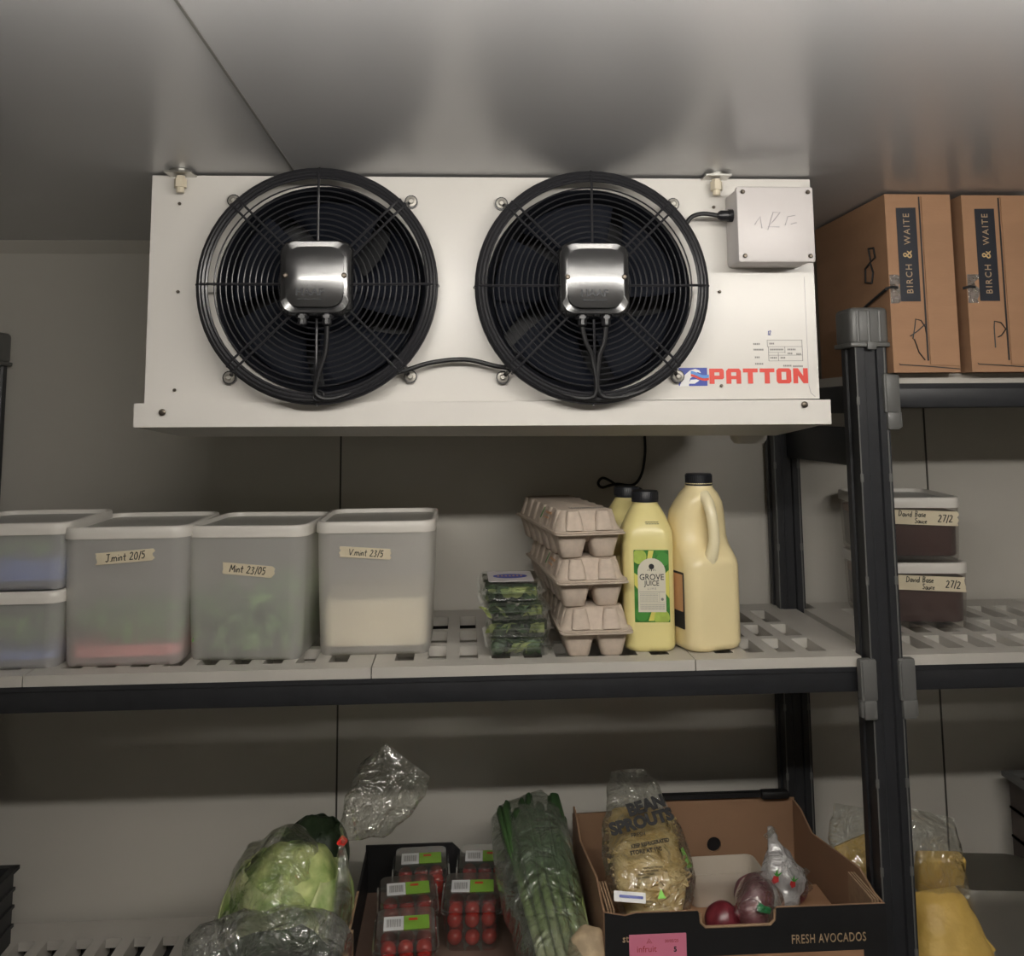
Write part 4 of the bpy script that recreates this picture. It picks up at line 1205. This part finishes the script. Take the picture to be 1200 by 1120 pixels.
obj('green_print', MB().prism([(-.004, -.014), (.004, -.014), (.003, .014), (-.001, .012)], 0, .0008, T(q.x-.001, q.y-.026, q.z)@Matrix.Rotation(PI/2-tiltx*.6, 4, 'X')@Matrix.Rotation(.35, 4, 'Z')), 'brightgreen', sb)

# white milky tub lying in the tray
tw = thing('plastic_tub', 'milky white plastic tub lying in the avocado tray', 'tub', (P(845, 1040, 1.46).x+.008, 1.487, ZI), R(2))
k = MB(); hh = P(845, 1023, 1.46).z-ZI
k.loft([[(a, b, z) for a, b in rr(.115*s, .055*s, .012, 4)] for s, z in ((.93, 0), (.95, .004), (1, hh*.6), (1.02, hh*.62), (1.03, hh-.006), (1.05, hh), (1.0, hh), (.97, hh-.008), (.9, .006))])
obj('tub_body', k, 'tubwhite', tw, ang=50)

# red onions


def onion(label, c, r, m='onionskin', nm='red_onion'):
    k = MB(); n = 20; S = []
    for i in range(13):
        a = -PI/2+PI*i/12; rr_ = r*math.cos(a)**.85 if 0 < i < 12 else .0015; z = r*.88*math.sin(a)
        if i > 9: z += (i-9)*r*.07
        S.append([(rr_*math.cos(2*PI*j/n)*(1+.02*math.cos(2*PI*j/n*5)), rr_*math.sin(2*PI*j/n), z) for j in range(n)])
    k.loft(S, M4=T(c[0], c[1], c[2], .2, .1, 0))
    return tag(obj(nm, k, m, ang=80), label, 'onion')


q = P(847, 1071, 1.372)
onion('dark red onion standing bare in the cut-out of the avocado tray', (q.x, q.y, ZI+.025), .0265)
z_ = Z0+.034
for i, (px, py, Y, r) in enumerate(((884, 1050, 1.42, .030), (882, 1074, 1.365, .022), (928, 1066, 1.46, .026))):
    q = P(px, py, Y)
    onion(('upper red onion under clear film right of the bare onion', 'small red onion in film below the green clip', 'red onion at the back behind the green clip')[i], (q.x, q.y, max(q.z, ZI+r)), r, 'mauve')
q = [P(870, 1084, 1.352), P(884, 1070, 1.358), P(892, 1050, 1.385), P(900, 1030, 1.41)]
o = obj('onion_bag', bagsurf(q, [(.020, .008), (.036, .028), (.034, .033), (.014, .010)], amp=.004, seed=9, sc=45), 'bag', ang=70)
tag(o, 'crumpled clear bag wrapped round the red onions', 'bag')
# radish printed bag
rb = thing('radish_bag', 'white pointed bag printed with red radishes, standing in the avocado tray', 'bag')
pth = [P(902, 968, 1.455), P(906, 985, 1.45), P(912, 1008, 1.44), P(918, 1030, 1.43), P(916, 1050, 1.42), P(908, 1066, 1.41)]
obj('bag_film', bagsurf(pth, [(.003, .003), (.010, .006), (.024, .012), (.036, .016), (.026, .014), (.016, .010)], amp=.005, seed=13, sc=40), 'bagwhite', rb, ang=70)
for px, py, s in ((908, 1028, 1), (928, 1034, .9)):
    q = P(px, py, 1.402); MR = T(q.x, q.y-.002, q.z)@FRONT@Matrix.Rotation(-.2, 4, 'Z')@Matrix.Scale(s, 4)
    rp = obj('radish_print', MB().prism([(-.004, -.002), (0, -.0075), (.0055, -.004), (.0045, .003), (-.003, .003)], 0, .0006, MR), 'radish', rb)
    obj('leaf_print', MB().prism([(0, .003), (-.005, .009), (-.001, .006), (.001, .013), (.003, .006), (.009, .010), (.004, .003)], 0, .0006, MR), 'greenp', rp)
for px, py, Y, s in ((903, 975, 1.44, .5), (940, 1026, 1.43, .7), (945, 1042, 1.43, .6)):
    q = P(px, py, Y)
    obj('film_frill', bagsurf([q+Vector((-.008, 0, -.008)), q, q+Vector((.010*s, -.003, .014*s))], [(.004, .003), (.010*s, .004), (.004, .002)], n=14, amp=.004, seed=int(px), sc=70), 'bag', rb, ang=70)
q = P(896, 1065, 1.345)
o = obj('bag_clip', MB().rbox(-.011, .009, -.003, .003, -.005, .004, .0022, T(q.x, q.y, q.z, 0, .25, 0)).rbox(-.005, .004, -.0035, .0035, -.001, .007, .002, T(q.x-.006, q.y, q.z, 0, .5, 0)), 'clipgreen')
tag(o, 'small green bag clip on the film round the onions', 'clip')

# ------------------------------------------------------------------ tomato tray
TX0, TX1, TY0, TY1, TH_ = -.167, .172, 1.335, 1.672, .072
tt = thing('produce_tray', 'dark cardboard tray holding the tomato punnets', 'tray box', ((TX0+TX1)/2, TY0, ZL+.0565))
W2, D2 = TX1-TX0, TY1-TY0
lc = thing('cardboard_carton', 'shallow black carton under the tray of tomato punnets', 'carton', ((TX0+TX1)/2, TY0, ZL))
obj('carton_body', MB().rbox(-W2/2+.003, W2/2-.003, .003, D2-.003, .0005, .056, .002), 'cardblack', lc)
obj('lid_edge', MB().box(-W2/2+.0015, W2/2-.0015, .0015, D2-.0015, .044, .046), 'cardedge', lc)
obj('tray_floor', MB().box(-W2/2+.004, W2/2-.004, .004, D2-.004, .0005, .004), 'darkcard', tt)
for sgn in (-1, 1):
    sp_ = obj('side_panel', MB().box(sgn*(W2/2-.002)-.0018, sgn*(W2/2-.002)+.0018, .004, D2-.004, .0005, TH_), 'cardblack', tt)
    obj('cut_edge', MB().box(sgn*(W2/2-.002)-.0019, sgn*(W2/2-.002)+.0019, .01, D2-.14, TH_, TH_+.0015).box(sgn*(W2/2-.006)-.0019, sgn*(W2/2-.006)+.0019, .01, .09, .01, TH_+.001), 'cardedge', sp_)
obj('front_panel', MB().box(-W2/2, W2/2, 0, .0035, .0005, TH_-.03), 'cardblack', tt)
obj('back_panel', MB().prism([(-W2/2, .0005), (W2/2, .0005), (W2/2, TH_-.01), (0, TH_-.01), (-.02, TH_+.008), (-W2/2, TH_+.008)], -.0035, 0, T(0, D2-.0035, 0)@FRONT), 'cardblack', tt)


def punnet(label, loc, rz):
    w, d, h = .094, .094, .074
    t = thing('tomato_punnet', label, 'punnet', loc, rz, 'clear punnets of cherry tomatoes')
    k = MB().loft([[(a, b, z) for a, b in rr(w*s, d*s, .012, 4)] for s, z in ((.84, .0), (.87, .004), (.96, .054), (1.02, .055), (1.02, .0565))], True, False)
    obj('tray', k, 'clear', t)
    k = MB().loft([[(a, b, z) for a, b in rr(w*s, d*s, .012, 4)] for s, z in ((1.02, .0575), (1.02, .059), (.97, .060), (.93, .071), (.90, .0735))], False, True)
    ld = obj('lid', k, 'clear', t)
    obj('barcode_sticker', MB().prism(rr(.029, .036, .001, 2, -.018, .0), .0740, .0745), 'whitep', ld)
    k = MB()
    for q_ in range(13): k.box(-.0285+q_*.0017, -.0285+q_*.0017+(.0006, .001)[q_ % 2], -.010, .010, .0746, .0748)
    obj('barcode', k, 'greyink', ld)
    g = obj('green_sticker', MB().prism(rr(.037, .036, .001, 2, .0155, .0), .0740, .0745), 'tomlabel', ld)
    obj('sticker_print', MB().box(.004, .017, .005, .011, .0746, .0748), 'red', ld)
    return t


tom0 = None
plab = ['nearest left punnet of cherry tomatoes, at the lower edge of the photo', 'middle left punnet of cherry tomatoes in the tray', 'back left punnet of cherry tomatoes in the tray', 'near right punnet of cherry tomatoes, beside the spring onions', 'back right punnet of cherry tomatoes, beside the spring onions']
for i, (px, py, Yf, rz) in enumerate(((476, 1090, 1.380, 3), (478, 1053, 1.478, 5), (494, 1017, 1.574, 2), (556, 1049, 1.478, -2), (571, 1014, 1.575, -2))):
    q = P(px, py, Yf)
    loc = Vector((q.x-.003, Yf+.047, ZL+.061)); lb_ = plab[i]
    pz_ = punnet(lb_, loc, R(rz)); rnd = random.Random(i)
    for a in range(3):
        for b in range(3):
            for c in range(2):
                if c == 0 and b == 1 and a == 1: continue
                r = .0118
                p = Matrix.Rotation(R(rz), 3, 'Z')@Vector((-.0262+a*.0262+rnd.uniform(-.001, .001), -.0262+b*.0262+rnd.uniform(-.001, .001), .0135+c*.0245+rnd.uniform(-.0005, .0005)))
                if tom0 is None:
                    k = MB().lathe([(.0118*math.cos(PI*(j/12-.5)) if 0 < j < 12 else .0006, .0112*math.sin(PI*(j/12-.5))) for j in range(13)], 18)
                    tom0 = obj('cherry_tomato', k, 'tomato', ang=80); o = tom0
                else:
                    o = tom0.copy(); C.objects.link(o)
                s = rnd.uniform(.96, 1.03); o.scale = (s, s, s)
                o.location = loc+p; o.rotation_euler = (rnd.uniform(-.4, .4), rnd.uniform(-.4, .4), 0)
                tag(o, 'red cherry tomato inside the '+plab[i].replace(' of cherry tomatoes', ''), 'tomato', 'cherry tomatoes in the %s' % plab[i].split(' of ')[0])

# ------------------------------------------------------------------ spring onions in a bag
dirv = (P(622, 962, 1.60)-P(668, 1150, 1.32)).normalized()
org = P(668, 1150, 1.32)
Ls = (P(622, 962, 1.60)-org).length


def onion_leafstalk(seed):
    rnd = random.Random(seed); k = MB()
    k.tube([(0, 0, -.012), (0, 0, -.004), (0, 0, .05), (.001, 0, .12), (0, .001, .16)], [.003, .0072, .0060, .0062, .0068], 10)
    for j in range(3):
        a = rnd.uniform(0, 6.28); s = .010+.004*j
        k.tube([(.0015*math.cos(a), .0015*math.sin(a), .13), (s*.5*math.cos(a), s*.4*math.sin(a), .20), (s*math.cos(a), s*.6*math.sin(a), .28), (s*1.3*math.cos(a+.3), s*.6*math.sin(a), Ls*rnd.uniform(.92, 1.06))], [.0060, .0125, .0130, .0080], 8, sc=(1, .5))
    st = obj('spring_onion', k, 'stalk', ang=80)
    rt_ = MB()
    for j in range(9):
        a = rnd.uniform(0, 6.28); l = rnd.uniform(.01, .02)
        rt_.tube([(0, 0, -.010), (.004*math.cos(a), .004*math.sin(a), -.016), (.009*math.cos(a), .009*math.sin(a), -.012-l)], .0006, 4)
    obj('roots', rt_, 'root', st)
    return st


Zax = dirv; Xax = Vector((1, 0, 0)); Xax = (Xax-Zax*Xax.dot(Zax)).normalized(); Yax = Zax.cross(Xax)
Rm = Matrix((Xax, Yax, Zax)).transposed()
pr4 = [onion_leafstalk(s) for s in (3, 4, 5)]
cnt = 0
for row, nrow in ((0, 6), (1, 5), (2, 5)):
    for c_ in range(nrow):
        src = pr4[cnt % 3]
        if cnt < 3: o = src
        else:
            o = src.copy(); C.objects.link(o)
            for g in kids(src): d_ = g.copy(); C.objects.link(d_); d_.parent = o
        u = (c_-(nrow-1)/2)
        rnd = random.Random(cnt)
        o.location = org+Xax*(u*.0135)+Yax*(row*.0135-.016)+Zax*rnd.uniform(-.006, .012)
        fan = Matrix.Rotation(u*.020, 3, Yax)@Matrix.Rotation(rnd.uniform(-.01, .01), 3, Xax)
        o.rotation_euler = (fan@Rm@Matrix.Rotation(rnd.uniform(0, 6.28), 3, 'Z')).to_euler()
        tag(o, 'long green spring onion in the bagged bunch left of the avocado tray', 'spring onion', 'spring onions in one bag')
        cnt += 1
pp = [org-Xax*.011-Yax*.004+Zax*(Ls*t_) for t_ in (-.06, .05, .25, .5, .75, .95, 1.08, 1.16)]
o = obj('vegetable_bag', bagsurf(pp, [(.040, .030), (.050, .036), (.055, .039), (.062, .041), (.066, .041), (.062, .036), (.052, .018), (.040, .006)], amp=.004, seed=21, sc=26, ridge=.0016), 'bagdew', ang=70)
tag(o, 'long clear bag around the spring onions', 'bag')
o = obj('clear_bag_end', bagsurf([P(690, 1150, 1.32), P(690, 1120, 1.33), P(688, 1098, 1.34), P(684, 1084, 1.35)], [(.02, .012), (.030, .02), (.026, .016), (.006, .004)], amp=.006, seed=23, sc=40), 'root', ang=70)
o.name = 'ginger_root'
tag(o, 'knobbly pale ginger root at the foot of the avocado tray', 'ginger')

# ------------------------------------------------------------------ cabbages


def cabbage(label, c, rad, tilt, core, leafm, seed, name='cabbage'):
    t = thing(name, label, 'cabbage', (c.x, c.y, c.z-rad[2]*.98), 0)
    M0 = T(0, 0, rad[2]*.98, 0, tilt, 0)
    n = 36; S = []
    for i in range(19):
        a = -PI/2+PI*i/18; L = []
        for j in range(n):
            b = 2*PI*j/n; d = Vector((math.cos(a)*math.cos(b), math.cos(a)*math.sin(b), math.sin(a)))
            if i in (0, 18): d = Vector((.02*math.cos(b), .02*math.sin(b), d.z))
            s = 1+nz(d, 2.2, .10, seed)+abs(nz(d, 5, .05, seed+1))
            L.append((d.x*rad[0]*s, d.y*rad[1]*s, d.z*rad[2]*s))
        S.append(L)
    obj('heart', MB().loft(S, M4=M0), core, t, ang=80)
    rnd = random.Random(seed)
    for q_ in range(5):
        b0 = q_*2*PI*.38+rnd.uniform(-.3, .3)-PI/2+.5; sc_ = 1.035+.010*q_

        def fn(u, v, b0=b0, sc_=sc_, q_=q_):
            b = b0+(v-.5)*2.7*(math.sin(PI*min(1, .22+u*.62))**.6); a = -1.35+u*(1.95+.28*(q_ % 2))
            s = sc_+.035*(u**3)*math.sin(v*16+q_)+.03*abs(math.sin((v-.5)*9))*.5+nz((u*2, v*2, q_), 2.5, .05, seed)
            return (rad[0]*s*math.cos(a)*math.cos(b), rad[1]*s*math.cos(a)*math.sin(b), rad[2]*s*math.sin(a))
        obj('outer_leaf', MB().grid(fn, 18, 22, M0), leafm, t, ang=80, solid=.0012)
    return t


cc = P(332, 1028, 1.475)
cabbage('pale green cabbage inside the tied clear bag', Vector((cc.x+.004, 1.475, ZL+.116)), (.092, .086, .112), R(16), 'cabbage', 'cabbagepale', 3)
cabbage('dark green cabbage behind the bagged pale cabbage', P(368, 968, 1.62)+Vector((0, 0, -.046)), (.055, .055, .060), R(0), 'darkleaf', 'darkleaf', 6)
dk = cabbage('dark green cabbage squeezed beside the cardboard tray edge', Vector((-.196, 1.545, ZL+.075)), (.022, .060, .075), R(0), 'darkleaf', 'darkleaf', 8)
# what the back cabbage stands on
o = obj('produce_bag', bagsurf([Vector((-.27, 1.655, ZL+.006)), Vector((-.265, 1.65, ZL+.03)), Vector((-.262, 1.648, ZL+.05))], [(.05, .03), (.062, .045), (.045, .03)], amp=.004, seed=30), 'darkleaf', ang=70)
bpy.data.objects.remove(o)

bc_ = Vector((cc.x-.002, 1.475, ZL+.108)); nk = P(401, 986, 1.455)
cb_ = thing('cabbage_bag', 'tied clear plastic bag around the pale cabbage, red tape at its neck', 'bag')
k = bagsurf([Vector((cc.x-.035, 1.475, ZL+.003)), Vector((cc.x-.02, 1.475, ZL+.02)), Vector((cc.x-.008, 1.475, ZL+.06)), Vector((cc.x, 1.475, ZL+.11)), Vector((cc.x+.010, 1.472, ZL+.178)), Vector((cc.x+.030, 1.468, ZL+.218)), Vector((cc.x+.045, 1.465, ZL+.232))],
            [(.060, .060), (.085, .085), (.099, .099), (.100, .099), (.086, .085), (.052, .045), (.012, .01)], amp=.006, seed=31, sc=18, ridge=.0012, n=40)
obj('bag_film', k, 'bag', cb_, ang=70)
# gathered pleats running up to the neck
k = MB()
for j in range(7):
    a = Vector((cc.x+.060+.005*j, 1.385+.012*j, ZL+.05+.012*(j % 3)))
    b = nk+Vector((-.004+.001*j, 0, -.004)); mid = a.lerp(b, .55)+Vector((.012, -.016, .012))
    k.tube([a, a.lerp(mid, .5)+Vector((.006, -.006, 0)), mid, mid.lerp(b, .6)+Vector((.002, -.003, .004)), b], [.004, .008, .010, .007, .004], 10, sc=(1, .5))
obj('bag_pleats', k, 'bag', cb_, ang=70)
obj('red_tape', MB().rbox(-.006, .006, -.004, .004, -.007, .007, .002, T(nk.x, nk.y, nk.z, 0, .7, 0)), 'redtape', cb_)
tp_ = [nk, P(412, 970, 1.455), P(432, 948, 1.46), P(452, 925, 1.47), P(468, 905, 1.48), P(478, 890, 1.485)]
obj('bag_tail', bagsurf(tp_, [(.004, .004), (.022, .012), (.044, .018), (.055, .018), (.052, .012), (.045, .005)], amp=.009, seed=33, sc=24, ridge=.0022, n=36), 'bag', cb_, ang=70)
# dark grey crumpled bag in front
fg = [P(215, 1150, 1.37), P(245, 1118, 1.375), P(300, 1106, 1.375), P(350, 1100, 1.375), P(385, 1112, 1.375), P(400, 1135, 1.375)]
o = obj('crumpled_bag', bagsurf(fg, [(.02, .01), (.034, .022), (.040, .030), (.046, .034), (.038, .028), (.016, .010)], amp=.009, seed=35, sc=22, ridge=.002, n=36, sub=5), 'bagthick', ang=70)
tag(o, 'crumpled grey-clear bag lying in front of the pale cabbage', 'bag')
k = bagsurf([p+Vector((0, .004, -.006)) for p in fg[1:5]], [(.006, .005), (.016, .010), (.020, .012), (.008, .006)], amp=.008, seed=36, sc=30)
o = obj('leafy_greens', k, 'leaf', ang=70); tag(o, 'dark wilted greens inside the crumpled bag at the lower edge', 'greens', kind='stuff')

# ------------------------------------------------------------------ left end crate
cr = thing('plastic_crate', 'dark ribbed plastic crate at the left end of the lower shelf', 'crate', (-.9625, 1.535, ZL))
k = MB(); cw, cd, ch = .205, .130, .118
k.box(-cw, cw, -cd, cd, .0005, .004)
for sgn in (-1, 1):
    k.box(sgn*cw-.002, sgn*cw+.002, -cd, cd, .004, ch); k.box(-cw, cw, sgn*cd-.002, sgn*cd+.002, .004, ch)
    for z in (.03, .06, .088): k.box(sgn*cw-.006, sgn*cw+.006, -cd, cd, z, z+.005)
k.box(-cw-.008, cw+.008, -cd-.008, -cd+.004, ch, ch+.006).box(-cw-.008, cw+.008, cd-.004, cd+.008, ch, ch+.006)
k.box(-cw-.008, -cw+.004, -cd, cd, ch, ch+.006).box(cw-.004, cw+.008, -cd, cd, ch, ch+.006)
obj('crate_body', k, 'crate', cr)

# ------------------------------------------------------------------ right bay, lower shelf
yb = thing('yellow_bag', 'clear bag of yellow shredded food leaning left of the front post', 'bag')
pth = [P(1046, 1096, 1.44), P(1038, 1075, 1.45), P(1026, 1045, 1.47), P(1015, 1015, 1.49), P(1004, 990, 1.50)]
pth = [p+Vector((-.010, 0, .008)) for p in pth]
obj('filling', bagsurf(pth, [(.026, .012), (.038, .020), (.043, .022), (.040, .018), (.028, .006)], amp=.006, seed=41, sc=30), 'yellowbag', yb, ang=60)
obj('bag_film', bagsurf(pth+[P(1008, 965, 1.51)+Vector((-.008, 0, 0)), P(1006, 945, 1.52)+Vector((-.006, 0, 0))], [(.028, .014), (.038, .023), (.043, .025), (.040, .021), (.036, .012), (.036, .008), (.034, .003)], amp=.004, seed=42, sc=30), 'bag', yb, ang=70)
y2 = thing('yellow_bag', 'clear bag of yellow shredded food right of the front post, folded over', 'bag')
pth = [P(1120, 1160, 1.40), P(1118, 1130, 1.41), P(1108, 1090, 1.425), P(1098, 1060, 1.44), P(1092, 1042, 1.45)]
obj('filling', bagsurf(pth, [(.058, .030), (.066, .040), (.055, .038), (.046, .030), (.036, .014)], amp=.004, seed=43, sc=18), 'yellowbag', y2, ang=60)
k = MB().rbox(-.040, .034, -.012, .012, -.030, .030, .006, T(P(1103, 1022, 1.47).x, 1.47, P(1103, 1022, 1.47).z, .2, .05, 0), n=3)
obj('folded_top', k, 'yellowbag', y2, ang=60)
obj('bag_film', bagsurf([P(1100, 1050, 1.455), P(1096, 1020, 1.455), P(1092, 985, 1.47), P(1090, 965, 1.48), P(1090, 952, 1.485)], [(.048, .026), (.046, .022), (.044, .014), (.043, .008), (.040, .003)], amp=.005, seed=44, sc=26), 'bag', y2, ang=70)
# corner flap of the bag
q = P(1158, 1105, 1.41)
obj('bag_corner', MB().prism([(-.022, .030), (-.012, .018), (.010, -.008), (-.006, -.022), (-.024, -.020)], -.003, .003, T(q.x, q.y, q.z)@FRONT), 'yellowbag', y2)

# steel pan
zp = P(1150, 1040, 1.45).z-ZL
plx = P(1112, 1040, 1.45).x
for i, (lb_, z1) in enumerate((('stainless steel food pan upside down beside the yellow bags, lower one', zp-.022), ('stainless steel food pan upside down beside the yellow bags, top one', zp))):
    pan = thing('steel_pan', lb_, 'pan', (plx+.095, 1.500, ZL+(.022 if i else .0)), R(-6), 'upturned steel pans')
    hp = zp-.022
    k = MB(); S = []
    for s_, z, r_ in ((1.06, .0015, .03), (1.06, .004, .03), (.975, .005, .045), (.955, hp*.45, .042), (.945, hp*.5, .04), (.925, hp-.022, .04), (.905, hp-.008, .038), (.87, hp-.001, .034), (.60, hp, .03)):
        S.append([(p_[0], p_[1], z) for p_ in rr(.185*s_, .14*s_, r_, 8)])
    obj('pan_body', MB().loft(S, False, True), 'steel', pan, ang=60)

# dark crate at far right
q = P(1172, 903, 1.71)
c2 = thing('plastic_crate', 'tall dark brown crate at the right edge of the lower shelf', 'crate', (q.x+.172, 1.60, ZL))
k = MB(); cw, cd = .16, .10; ch = q.z-ZL-.008
k.box(-cw, cw, -cd, cd, .0005, .004)
for sgn in (-1, 1):
    k.box(sgn*cw-.002, sgn*cw+.002, -cd, cd, .004, ch); k.box(-cw, cw, sgn*cd-.002, sgn*cd+.002, .004, ch)
    for z in (.05, .10, .15): k.box(-cw-.004, cw+.004, -cd-.004, -cd, z, z+.004); k.box(-cw-.004, -cw, -cd, cd, z, z+.004)
obj('crate_body', k, 'browncrate', c2)
k = MB().box(-cw-.010, cw+.010, -cd-.010, -cd+.004, ch, ch+.008).box(-cw-.010, cw+.010, cd-.004, cd+.010, ch, ch+.008)
k.box(-cw-.010, -cw+.004, -cd+.0042, cd-.0042, ch, ch+.008).box(cw-.004, cw+.010, -cd+.0042, cd-.0042, ch, ch+.008)
obj('crate_rim', k, 'clamp', c2)
